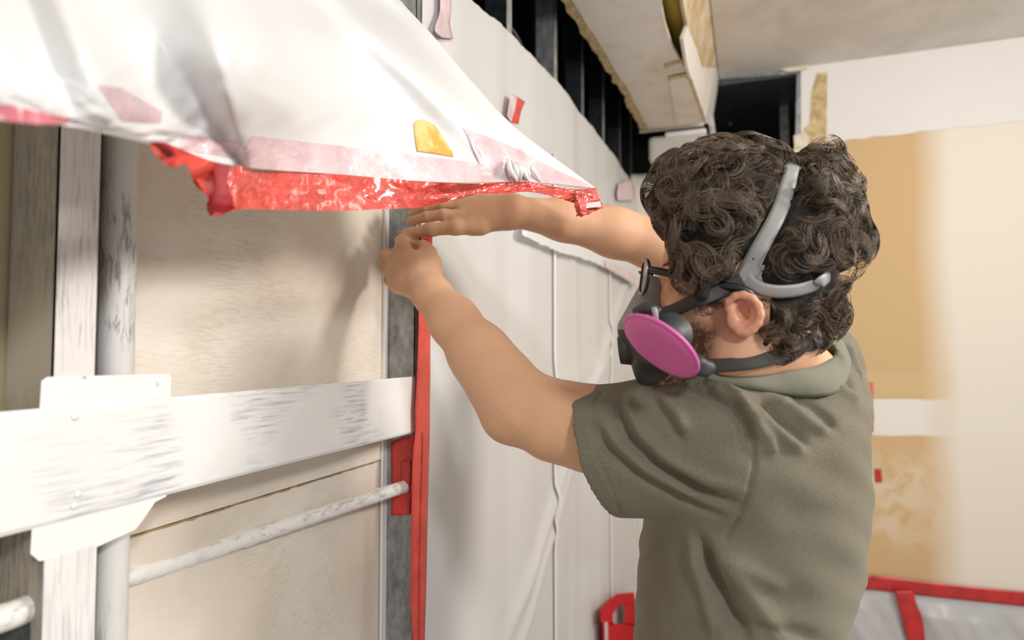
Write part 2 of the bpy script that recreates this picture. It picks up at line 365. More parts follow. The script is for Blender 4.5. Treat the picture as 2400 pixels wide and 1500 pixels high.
# pipe and conduit
def wobtube(name, a, b_, r, n, mat, amp=.0006, seg=24):
    P = np.array([np.array(a)+(np.array(b_)-np.array(a))*i/(n-1) for i in range(n)])
    R = r+rng.normal(0, amp, n); return tube(name, P, R, mat, None, seg)
tag(wobtube('vertical_pipe', (-.632, .5035, 0), (-.632, .5035, 2.9), .0175, 140, PIPE, .0002), 'grey white vertical pipe with peeling paint left of the beige board', 'pipe')
P = catmull([W(206, 1380, .690), W(400, 1322, .80), W(600, 1255, .925), W(780, 1195, 1.07), W(962, 1136, 1.245)], 90)
tag(tube('conduit', P, .0120+rng.normal(0, .00035, 90), COND, None, 20), 'thin white painted conduit sloping to the red tape on the stud', 'conduit')
Pc = catmull([W(-60, 1466, .56), W(0, 1450, .575), (W(50, 1432, .59)), W(78, 1418, .60)], 24)
tag(tube('conduit', Pc, [.0125]*20+[.0122, .011, .008, .003], COND, None, 20), 'blurred conduit stub with rounded end at the bottom left corner', 'conduit')
# pencil line / dirty paint pads on the near web
tag(box('junction_cover', (XB+.004, .4125, 1.19), (XF-.018, .4148, 1.262), m_galv('dull_blue_steel', (.13, .155, .165), .7)), 'small dark grey plate on the near stud below the strip', 'metal plate')

# ------------------------------------------------------------------ polythene on the left wall
def ztop(y): return float(np.interp(y, [1.10, 1.335, 1.65, 2.1, 2.6, 3.2, 3.6], [2.27, 2.30, 2.35, 2.385, 2.40, 2.41, 2.40]))+.003*math.sin(y*13)+.0015*math.sin(y*47)+.001*math.sin(y*133)
NY, NZ_ = 150, 190
V = []
for i in range(NY):
    y = 1.118+(3.575-1.118)*i/(NY-1); zt = ztop(y)
    for j in range(NZ_):
        u = j/(NZ_-1); z = .015+(zt-.015)*u
        x = XF+.012+.004*math.sin(y*7.3+.8*math.sin(z*2.1))*(1-.3*u)+.0012*math.sin(y*19+2.0*math.sin(z*1.3+y))
        # shallow vertical tension pleats and one long diagonal pleat
        for yc, wd, a in ((1.30, .07, .006), (1.52, .05, .003), (1.75, .07, .006), (2.25, .06, .007), (2.62, .07, .008)):
            x += a*math.exp(-((y-yc-.03*math.sin(z*2+yc*5))/wd)**2)*(1-.5*abs(z-1.3))
        dg = (z-(.72+(y-1.5)*.62)); x += .018*math.exp(-(dg/.035)**2)*max(0, min(1, (y-1.45)*3))
        dg = (z-(.60+(y-1.5)*.66)); x += .010*math.exp(-(dg/.02)**2)*max(0, min(1, (y-1.45)*3))
        x += .008*math.exp(-((z-1.40+.02*math.sin(y*4))/.05)**2)
        x = XF+.003+(x-XF-.003)*min(1, (y-1.118)/.10)
        V.append((x, y, z))
fc = [(i*NZ_+j, (i+1)*NZ_+j, (i+1)*NZ_+j+1, i*NZ_+j+1) for i in range(NY-1) for j in range(NZ_-1)]
sh = obj('plastic_sheet', V, fc, FILM, None, True)
tag(sh, 'translucent white plastic sheet stretched over the studs behind the man', 'plastic sheet')

for yc, nm in ((1.985, 'flange_streak'), (2.86, 'flange_streak')):  # added white strips imitating bright stud flanges showing through the film
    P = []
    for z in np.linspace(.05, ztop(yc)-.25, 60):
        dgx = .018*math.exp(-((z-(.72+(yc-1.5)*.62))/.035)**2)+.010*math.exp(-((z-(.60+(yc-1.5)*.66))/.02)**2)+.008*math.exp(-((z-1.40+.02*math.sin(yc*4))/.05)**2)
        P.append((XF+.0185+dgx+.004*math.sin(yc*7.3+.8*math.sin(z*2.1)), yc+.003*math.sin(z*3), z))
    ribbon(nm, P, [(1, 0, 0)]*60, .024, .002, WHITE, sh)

def strip_px(name, line, wd, plane, mat, off=.0, parent=None, ragged=0):
    """tape laid on a wall: centre line in photo pixels dropped on the wall plane"""
    P = catmull([plane(px, py) for px, py in line], max(12, len(line)*6)); return P
def tape_on(name, left, right, plane, ext, mat, label, parent=None, n=40, wr=0.0):
    """tape between two edge polylines (pixels) that lie on a wall plane, thin but solid"""
    A = catmull([plane(*p) for p in left], n); B = catmull([plane(*p) for p in right], n); m = 7
    ext = np.array(ext, float); V = []; 
    for i in range(n):
        for j in range(m):
            p = A[i]+(B[i]-A[i])*j/(m-1); V.append(p+ext*(1+wr*rng.normal()*(1 if 0 < j < m-1 else .3)))
    V2 = [a-ext*.0-ext*0 for a in V]
    fc = [(i*m+j, (i+1)*m+j, (i+1)*m+j+1, i*m+j+1) for i in range(n-1) for j in range(m-1)]
    o = obj(name, V, fc, mat, parent, True)
    s = o.modifiers.new('thick', 'SOLIDIFY'); s.thickness = .0006; s.offset = 0
    if label: tag(o, label, 'tape')
    return o
PX = lambda X: (lambda px, py: hx(px, py, X))
PY = lambda Y: (lambda px, py: hy(px, py, Y))
# long vertical tape on the stud flange
tape_on('red_tape', [(986, 545), (982, 640), (980, 730), (979, 800), (976, 880), (972, 960), (972, 1010), (966, 1080), (963, 1200), (962, 1300), (960, 1400), (966, 1510), (966, 1700)],
        [(1012, 545), (1010, 640), (1008, 730), (1007, 800), (1007, 880), (1006, 960), (1006, 1010), (1004, 1080), (1001, 1200), (999, 1300), (997, 1400), (994, 1510), (994, 1700)],
        PX(XF+.012), (.0012, 0, 0), TAPEL, 'long vertical red tape strip joining the plastic to the galvanised stud', n=90, wr=.25)
# inner fold of that tape, darker side turned into the stud web
tape_on('red_tape', [(917, 1035), (917, 1100), (918, 1160), (917, 1208)], [(972, 1018), (973, 1080), (966, 1150), (962, 1206)],
        PY(1.0975), (0, -.0012, 0), TAPE, 'dark red tape patch wrapped onto the stud web below the strip', n=24, wr=.4)
tape_on('red_tape', [(940, 1080), (942, 1110), (938, 1150)], [(962, 1078), (964, 1110), (960, 1152)],
        PY(1.094), (0, -.0012, 0), TAPE, 'small folded red tape tab just above the conduit end', n=12, wr=.8)
# ridge fold along the lower half of the long tape
tag(tube('tape_fold', catmull([hx(px, py, XF+.0135) for px, py in ((990, 1015), (988, 1100), (984, 1250), (982, 1400), (982, 1520))], 40), .0022, TAPE, None, 8), 'raised crease running down the lower long red tape', 'tape')
# tabs on the upper sheet
tape_on('red_tape', [(1214, 228), (1207, 258), (1198, 288)], [(1230, 239), (1220, 262), (1214, 292)], PX(XF+.03), (.001, 0, 0), TAPEL, 'short red tape tab standing on the plastic beside the drape', n=14)
tape_on('red_tape', [(1197, 218), (1191, 250), (1188, 272)], [(1214, 228), (1207, 258), (1198, 288)], PX(XF+.029), (.001, 0, 0), PINKW, 'pale pink end of tape under film beside the short red tab', n=14)
tape_on('red_tape', [(1030, -30), (1030, 25), (1018, 70), (1035, 88)], [(1058, -30), (1056, 25), (1054, 60), (1062, 92)], PX(XF+.022), (.001, 0, 0), PINKW, 'faded pink tape patch under the film at the top edge', n=20, wr=.6)
tape_on('red_tape', [(1450, 430), (1446, 450), (1448, 470)], [(1475, 418), (1485, 436), (1488, 470)], PX(XF+.03), (.001, 0, 0), PINKW, 'faded pink tape patch near the far corner left of hair', n=12, wr=.3)
# second lifted sheet edge behind the far forearm
A = catmull([hx(px, py, XF+.040) for px, py, d in ((1225, 548, 1.40), (1300, 566, 1.45), (1380, 592, 1.5), (1440, 618, 1.52), (1500, 650, 1.55))], 60)
B = catmull([hx(px, py, XF+.044) for px, py, d in ((1235, 556, 1.41), (1310, 590, 1.46), (1385, 612, 1.5), (1440, 640, 1.53), (1490, 672, 1.56))], 60)
C_ = catmull([hx(px, py, XF+.026) for px, py, d in ((1225, 500, 1.38), (1300, 500, 1.42), (1380, 530, 1.46), (1440, 560, 1.5), (1500, 600, 1.54))], 60)
def grid_rows(name, rows, mat, parent=None, wr=0, cols=None, thick=0):
    V = []; n = len(rows[0]); m = len(rows)
    for i in range(n):
        for r in rows: V.append(r[i]+(rng.normal(0, wr, 3) if wr else 0))
    fc = [(i*m+j, (i+1)*m+j, (i+1)*m+j+1, i*m+j+1) for i in range(n-1) for j in range(m-1)]
    o = obj(name, V, fc, mat, parent, True)
    if thick: s = o.modifiers.new('thick', 'SOLIDIFY'); s.thickness = thick; s.offset = 0
    return o
t = thing('plastic_flap', 'crumpled plastic edge with faded pink tape passing behind the far forearm', 'plastic sheet')
mid = lambda a, b_, u: a+(b_-a)*u
grid_rows('film_edge', [C_, mid(C_, A, .5), A, mid(A, B, .5), B], DRAPE, t, .0016)
D0 = mid(A, B, .1)-RT*0+np.array([.004, -.004, 0]); D1 = mid(A, B, .95)+np.array([.004, -.004, 0])
grid_rows('pink_tape', [D0[38:], mid(D0, D1, .5)[38:], D1[38:]], PINKW, t, .0006)
# red taped window frame low on the sheet, left of the shirt
FLATRED, _n, _b = mk('matt_red_tape', (.55, .02, .025), .8, 0, .1)
t = thing('taped_window', 'red tape frame around a small clear window left of the shirt', 'tape')
XR = XF+.05
prism('tape_piece', [hx(px, py, XR) for px, py in ((1408, 1425), (1445, 1392), (1485, 1388), (1490, 1416), (1450, 1418), (1436, 1440), (1437, 1465), (1408, 1458))], (.001, 0, 0), FLATRED, t)
prism('tape_piece', [hx(px, py, XR) for px, py in ((1462, 1416), (1490, 1416), (1490, 1466), (1464, 1464))], (.001, 0, 0), FLATRED, t)
prism('tape_piece', [hx(px, py, XR) for px, py in ((1412, 1460), (1490, 1463), (1490, 1600), (1418, 1600))], (.001, 0, 0), FLATRED, t)
prism('glossy_edge', [hx(px, py, XR+.0015) for px, py in ((1417, 1458), (1424, 1458), (1426, 1600), (1419, 1600))], (.001, 0, 0), PINKW, t)

# ------------------------------------------------------------------ tape and sheet on the back wall
tape_on('red_tape', [(1600, 1303), (1800, 1322), (2018, 1347), (2060, 1349), (2200, 1366), (2400, 1386), (2600, 1406)], [(1600, 1333), (1800, 1354), (2018, 1380), (2060, 1384), (2200, 1400), (2400, 1421), (2600, 1443)], PY(YS-.013), (0, -.0012, 0), TAPE, 'horizontal red tape line across the bottom of the back wall', n=60, wr=.2)
tape_on('red_tape', [(2096, 1385), (2112, 1440), (2122, 1480), (2138, 1530)], [(2140, 1385), (2150, 1420), (2162, 1450), (2172, 1530)], PY(YS-.045), (0, -.0012, 0), TAPE, 'slanting red tape strip on the grey plastic at lower right', n=30, wr=.5)
tape_on('red_tape', [(2036, 897), (2038, 960), (2040, 1012)], [(2046, 897), (2046, 960), (2047, 1012)], PY(YS-.004), (0, -.0012, 0), TAPEL, 'thin upright red tape sliver right of the shoulder blade', n=14)
tape_on('red_tape', [(2050, 1098), (2052, 1130)], [(2065, 1098), (2068, 1130)], PY(YS-.004), (0, -.0012, 0), TAPE, 'tiny red tape square on the brown board beside the back', n=8)
V = []; NX, NZ2 = 160, 60
for i in range(NX):
    x = -.45+3.2*i/(NX-1)
    for j in range(NZ2):
        z = .02+(.385-.02)*j/(NZ2-1)
        k_ = min(1, max(0, (.31-z)/.07)); y = YS-.007-k_*(.017+.005*math.sin(x*37+3*math.sin(z*9))+.008*math.sin(x*13+z*14)+.003*math.sin(x*71+z*40))
        V.append((x, y, z))
fc = [(i*NZ2+j, (i+1)*NZ2+j, (i+1)*NZ2+j+1, i*NZ2+j+1) for i in range(NX-1) for j in range(NZ2-1)]
tag(obj('plastic_sheet', V, fc, FILMG, None, True), 'crinkled grey plastic sheet hanging below the horizontal red tape', 'plastic sheet')

# ------------------------------------------------------------------ soffit box under the ceiling
ZS = 2.60
t = thing('soffit', 'broken drywall soffit box hanging under the ceiling above the man', 'soffit')
ZP = lambda px, py: hz(px, py, ZS)
left = rough_line([ZP(1500, 302), ZP(1455, 215), ZP(1405, 140), ZP(1340, 40), ZP(1310, -5), ZP(1215, -130)], .035, .004)
left = [np.array((p[0], p[1], ZS)) for p in left]
leftin = rough_line([ZP(1245, -130), ZP(1336, -5), ZP(1366, 40), ZP(1428, 140), ZP(1475, 215), ZP(1518, 302)], .06, .002)
leftin = [np.array((p[0], p[1], ZS)) for p in leftin]
prism('broken_edge', left+[ZP(1215, -130)]+leftin+[ZP(1518, 302)], (0, 0, .013), KRAFTE, t)
right = [ZP(1518, 302), ZP(1652, 287), ZP(1641, 240), ZP(1618, 190), ZP(1597, 145), ZP(1575, 108), ZP(1560, 60), ZP(1552, 20), ZP(1549, -10), ZP(1545, -130)]
prism('bottom_board', [np.array((p[0], p[1], ZS-.001)) for p in [ZP(1518, 302)]+right[1:]+leftin], (0, 0, .014), SOFF, t)
# stepped second layer with rounded corner
prism('patch_board', [np.array((*hz(px, py, ZS-.010)[:2], ZS-.010)) for px, py in ((1568, 188), (1614, 178), (1652, 284), (1585, 291))], (0, 0, .008), SOFF, t, bev=.002)
prism('patch_edge', [np.array((*hz(px, py, ZS-.0104)[:2], ZS-.0104)) for px, py in ((1566, 183), (1607, 174), (1620, 182), (1655, 284), (1648, 284), (1612, 186), (1604, 181), (1566, 190))], (0, 0, .004), KRAFTE, t)
prism('patch_edge', [np.array((*hz(px, py, ZS-.005)[:2], ZS-.005)) for px, py in ((1556, 152), (1598, 140), (1600, 147), (1558, 160))], (0, 0, .003), KRAFTE, t)
# side board (to the ceiling), with a rough lower end
SP0 = np.array((-.20, 2.0, ZS)); SN = np.cross(np.array((.065, 0, .345)), np.array((0, 1.0, 0))); SN /= np.linalg.norm(SN)
def hside(px, py): r = ray(px, py); return CAM+r*(np.dot(SP0-CAM, SN)/np.dot(r, SN))
if SN[0] < 0: SN = -SN
prism('stained_side', [hside(*p) for p in ((1590, -60), (1664, -60), (1668, 0), (1690, 150), (1684, 158), (1648, 160), (1630, 100), (1612, 60), (1604, 20))], -SN*.012, BROWN, t)
prism('side_board', [hside(*p) for p in ((1601, 90), (1612, 60), (1632, 110), (1646, 158), (1690, 156), (1668, 292), (1653, 288), (1640, 235), (1612, 160))], -SN*.012, SOFF, t)
prism('end_board', [(-.51, 3.30, ZS), (-.195, 3.30, ZS), (-.137, 3.30, ZC), (-.51, 3.30, ZC)], (0, .012, 0), SOFF, t)
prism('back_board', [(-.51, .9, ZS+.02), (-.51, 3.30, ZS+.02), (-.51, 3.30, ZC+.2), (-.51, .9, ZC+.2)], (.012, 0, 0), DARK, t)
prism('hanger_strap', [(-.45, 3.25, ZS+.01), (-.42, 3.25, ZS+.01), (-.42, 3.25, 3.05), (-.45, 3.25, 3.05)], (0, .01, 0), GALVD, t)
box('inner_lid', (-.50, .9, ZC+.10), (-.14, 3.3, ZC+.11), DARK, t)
tag(tube('insulated_pipe', [(-.235, 1.0, 2.72), (-.235, 3.28, 2.72)], .045, YEL, None, 20), 'yellow insulated pipe showing through the hole in the soffit', 'pipe')
# lower cross beam past the soffit end
t = thing('cross_beam', 'pale rounded beam end below the soffit, just above the hair', 'beam')
o = box('beam_body', (-.47, 3.32, 2.45), (-.19, 3.58, 2.58), m_plaster('grey_beam', (.56, .53, .48), (.46, .43, .38), 5), t, .02)
o = box('beam_cap', (-.385, 3.31, 2.565), (-.185, 3.58, 2.592), WBOARD, t, .008)

# ================================================================== THE DRAPE
def dpt(px, py, d): return (px, py, d)
rows = [
 # y<0 : where the sheet comes down from above
 [(-260, -260, .46), (0, -260, .50), (200, -260, .58), (380, -260, .68), (520, -260, .78), (640, -260, .88), (720, -260, .96), (760, -260, 1.02), (790, -260, 1.07)],
 [(-260, -60, .40), (0, -60, .44), (220, -50, .52), (420, -50, .62), (580, -50, .74), (700, -50, .86), (790, -50, .95), (855, -40, 1.04), (908, -40, 1.11)],
 [(-260, 90, .37), (0, 80, .40), (230, 90, .47), (440, 90, .57), (640, 90, .69), (800, 90, .81), (910, 90, .92), (968, 90, 1.02), (1022, 92, 1.10)],
 [(-260, 190, .36), (0, 185, .385), (200, 190, .44), (400, 210, .53), (620, 215, .65), (820, 215, .78), (980, 210, .90), (1066, 205, 1.00), (1118, 204, 1.07)],
 [(-260, 235, .36), (0, 240, .385), (190, 262, .43), (380, 300, .52), (570, 318, .625), (800, 330, .765), (1010, 335, .89), (1146, 312, .985), (1210, 300, 1.04)],
 [(-260, 265, .36), (0, 275, .385), (170, 298, .43), (340, 336, .51), (540, 388, .61), (800, 410, .76), (1030, 428, .88), (1240, 428, .985), (1397, 442, 1.035)],
]
NR, NCc = 90, 220
R1 = np.array([catmull(r, NCc) for r in rows])               # rows x cols x 3
Gd = np.array([catmull(R1[:, c, :], NR) for c in range(NCc)])  # cols x NR x 3
def lattice(a, b_, n, m):
    L0 = rng.normal(size=(a, b_)); ii = np.linspace(0, a-1.001, n); jj = np.linspace(0, b_-1.001, m); i0 = ii.astype(int); j0 = jj.astype(int)
    fi = ii-i0; fj = jj-j0; fi = (fi*fi*(3-2*fi))[:, None]; fj = (fj*fj*(3-2*fj))[None, :]
    return (L0[i0][:, j0]*(1-fi)*(1-fj)+L0[i0+1][:, j0]*fi*(1-fj)+L0[i0][:, j0+1]*(1-fi)*fj+L0[i0+1][:, j0+1]*fi*fj)
CRD = lattice(46, 16, NCc, NR)*.0055+lattice(90, 30, NCc, NR)*.0015
def drape_pt(g, c, r):
    px, py, d = g
    u = c/(NCc-1); v_ = r/(NR-1)
    q = px-.78*py                                  # folds run from upper left to lower right
    amp = .010*math.sin(q/62.0)+.005*math.sin(q/33.0+1.3+py/200)+.0012*math.sin(q/19.0+py/60)
    amp *= (1-.75*v_**3)*d*.9
    def saw(x1a, x1b, yb, x2a, x2b, h, tail):       # a pleat: rises to a crest, then eases back
        l1 = x1a+(x1b-x1a)*py/yb; l2 = x2a+(x2b-x2a)*py/yb; sp = max(l2-l1, 12)
        t_ = (px-l1)/sp
        if t_ <= 0: return 0
        if t_ < 1: return -h*(t_*t_*(3-2*t_))
        u_ = min(1, (px-l2)/tail); return -h*(1-u_*u_*(3-2*u_))
    fade = min(1, max(0, (440-py)/330)); fade = .1+.9*fade*fade*(3-2*fade)
    amp += (saw(285, 520, 330, 500, 572, .125, 330)+saw(715, 960, 260, 800, 1050, .050, 130)+saw(900, 1120, 260, 960, 1165, .034, 60)+saw(60, 150, 250, 150, 250, .050, 110))*d*1.3*fade
    if px < 600: amp += CRD[min(219, c), min(89, r)]*max(0, v_-.45)*1.8*d*min(1, (600-px)/100)
    # gathers above the hem near x 1200
    amp += .006*math.sin((px-1195)/9.0)*math.exp(-((px-1200)/55)**2-((py-390)/50)**2)
    amp += .012*math.exp(-((px-562)/16)**2)*v_**2*d
    amp += .0012*math.sin(px/17+2*math.sin(py/23))*v_*min(1, d)
    return W(px, py, d+amp)
V = []; 
for c in range(NCc):
    for r in range(NR): V.append(drape_pt(Gd[c, r], c, r))
V = np.array(V)
fc = [(c*NR+r, c*NR+r+1, (c+1)*NR+r+1, (c+1)*NR+r) for c in range(NCc-1) for r in range(NR-1)]
dr = thing('plastic_drape', 'large white plastic drape with red taped hem hanging across the upper left', 'plastic sheet')
o = obj('film', V, fc, DRAPE, dr, True)
s = o.modifiers.new('thick', 'SOLIDIFY'); s.thickness = .0005; s.offset = 0
VG = V.reshape(NCc, NR, 3)
tocam = lambda P, k: P+(CAM-P)/np.linalg.norm(P-CAM, axis=-1, keepdims=True)*k
gx = Gd[:, -1, 0]
def colof(px): return int(np.argmin(abs(gx-px)))
# pink band: tape under the film above the hem
def on_film(xa, xb, top_, bot_, off=.0014, m=9):
    c0, c1 = colof(xa), colof(xb); rowsP = []
    for u in np.linspace(0, 1, m):
        line = []
        for c in range(c0, c1+1):
            px = gx[c]; y0 = np.interp(px, *zip(*top_)); y1 = np.interp(px, *zip(*bot_)) if bot_ else Gd[c, -1, 1]-1
            yy = y0+(y1-y0)*u; rr = np.interp(yy, Gd[c, :, 1], np.arange(NR)); i = int(rr); f_ = rr-i; i2 = min(i+1, NR-1)
            line.append(VG[c, i]*(1-f_)+VG[c, i2]*f_)
        rowsP.append(tocam(np.array(line), off))
    return rowsP
o = grid_rows('tape_under_film', on_film(560, 1392, ((560, 318), (800, 342), (1000, 366), (1150, 382), (1155, 300), (1230, 322), (1300, 352), (1392, 432)), None), PINK, dr); o['label'] = 'pale pink tape seen through the film'
grid_rows('tape_under_film', on_film(200, 332, ((200, 200), (240, 205), (332, 262)), ((200, 204), (255, 286), (332, 288))), PINK, dr)
grid_rows('tape_under_film', on_film(400, 545, ((400, 315), (545, 335)), ((400, 345), (545, 372))), PINK, dr)
# near hem: red/pink tape along the blurred bottom left edge
A = np.array([W(px, py, d) for px, py, d in catmull([(-260, 232, .352), (0, 246, .372), (90, 262, .39), (165, 276, .41)], 30)])
B = np.array([W(px, py, d) for px, py, d in catmull([(-260, 262, .352), (0, 282, .372), (90, 290, .39), (160, 289, .41)], 30)])
grid_rows('red_tape', [A, mid(A, B, .5), B], m_tape('blurred_pinkish_tape', (.66, .18, .22), .3, .3, 30), dr, .0004)
# red hem band with crumples
top = [(430, 372, .545), (470, 392, .565), (520, 398, .590), (560, 388, .612), (590, 398, .63), (700, 404, .695), (800, 410, .755), (900, 418, .81), (1000, 426, .86), (1100, 430, .91), (1170, 428, .95), (1240, 426, .98), (1300, 438, 1.005), (1350, 444, 1.02), (1396, 440, 1.03)]
bot = [(470, 440, .55), (490, 470, .56), (500, 508, .585), (545, 494, .608), (590, 490, .63), (700, 493, .69), (800, 494, .75), (900, 490, .805), (985, 486, .86), (1060, 470, .905), (1120, 455, .93), (1180, 454, .945), (1240, 450, .97), (1300, 462, .99), (1345, 476, 1.005)]
n = 260; A = catmull(top, n); B = catmull(bot, n); m = 16; V = []
CRN = lattice(60, 5, n, m)*.0011+lattice(130, 8, n, m)*.0007+lattice(22, 3, n, m)*.0016
for i in range(n):
    for j in range(m):
        u = j/(m-1); p = A[i]+(B[i]-A[i])*u
        px = p[0]
        cr = CRN[i, j]
        cr += .010*math.exp(-((px-522)/13)**2)*u-.010*math.exp(-((px-548)/14)**2)*u
        cr *= (1.3 if px > 950 else .8)
        V.append(W(p[0], p[1], p[2]-.0015+cr))
fc = [(i*m+j, i*m+j+1, (i+1)*m+j+1, (i+1)*m+j) for i in range(n-1) for j in range(m-1)]
o = obj('red_tape', V, fc, TAPEW, dr, True)
# loose near tail of the tape (blurred) and the dark folded tab
A = catmull([(352, 338, .50), (385, 334, .512), (430, 352, .528), (480, 372, .555), (520, 388, .58)], 30); B = catmull([(362, 362, .50), (400, 392, .512), (436, 386, .528), (455, 430, .552), (490, 462, .575)], 30)
V = []; m = 8
for i in range(30):
    for j in range(m):
        p = A[i]+(B[i]-A[i])*j/(m-1); V.append(W(p[0], p[1], p[2]+.006*math.sin(i/2.3+j*.5)-.004))
fc = [(i*m+j, i*m+j+1, (i+1)*m+j+1, (i+1)*m+j) for i in range(29) for j in range(m-1)]
obj('red_tape_tail', V, fc, TAPEL, dr, True)
V = []; A = catmull([(498, 385, .575), (505, 440, .572), (488, 485, .572), (497, 510, .574)], 20); B = catmull([(540, 390, .58), (535, 440, .575), (548, 480, .578), (556, 490, .585)], 20)
grid_rows('folded_tape_tab', [np.array([W(*q) for q in A])-FW*.003, np.array([W(*q) for q in mid(A, B, .35)])-FW*.012, np.array([W(*q) for q in mid(A, B, .7)])-FW*.004, np.array([W(*q) for q in B])-FW*.002], m_tape('dark_red_fold', (.40, .006, .018), .6, .2, 20, 0), dr, .0003)
grid_rows('folded_tape_tab', [np.array([W(*q) for q in catmull(r_, 12)]) for r_ in (((352, 336, .494), (372, 350, .494), (392, 372, .5)), ((372, 334, .488), (392, 348, .488), (408, 366, .494)), ((398, 340, .495), (408, 350, .495), (414, 366, .5)))], m_tape('dark_red_tip', (.42, .008, .018), .6, .2, 20, 0), dr, .0002)
# doubled end over the forearm with a white stripe
V = []; A = catmull([(1334, 456, .985), (1345, 470, .985), (1350, 500, .988), (1362, 510, .995)], 24); B = catmull([(1396, 442, 1.022), (1402, 460, 1.02), (1410, 480, 1.02), (1412, 488, 1.02)], 24)
grid_rows('tape_end', [np.array([W(*q) for q in mid(A, B, u)])-FW*(.012*math.sin(u*9)*(1-u)+.004) for u in np.linspace(0, 1, 12)], TAPEW, dr, .0011)
prism('white_stripe', [W(px, py, 1.0) for px, py in ((1366, 477), (1406, 472), (1410, 484), (1366, 489))], FW*.001, WHITE, dr)
# white gathered film knot
for k_ in range(7):
    a = rng.uniform(-.4, .4); x0 = 1196+k_*9
    P = catmull([W(x0-6, 372+k_*4, .955+k_*.006), W(x0+6*math.sin(k_), 398, .945+k_*.006), W(x0+10+8*math.cos(k_*2), 426, .955+k_*.006)], 14)
    tube('gathered_fold', P, [.001+.0032*math.sin(math.pi*i/13) for i in range(14)], DRAPE, dr, 8)
# old masking tape scrap on the drape
o = grid_rows('masking_tape', on_film(991, 1086, ((991, 292), (996, 282), (1020, 280), (1052, 291), (1064, 306), (1076, 328), (1086, 360)), ((991, 355), (1040, 361), (1086, 368)), .0022, 14), MASK, None, 0, None, .0007)
tag(o, 'ochre masking tape scrap on the white drape above the hem', 'tape')

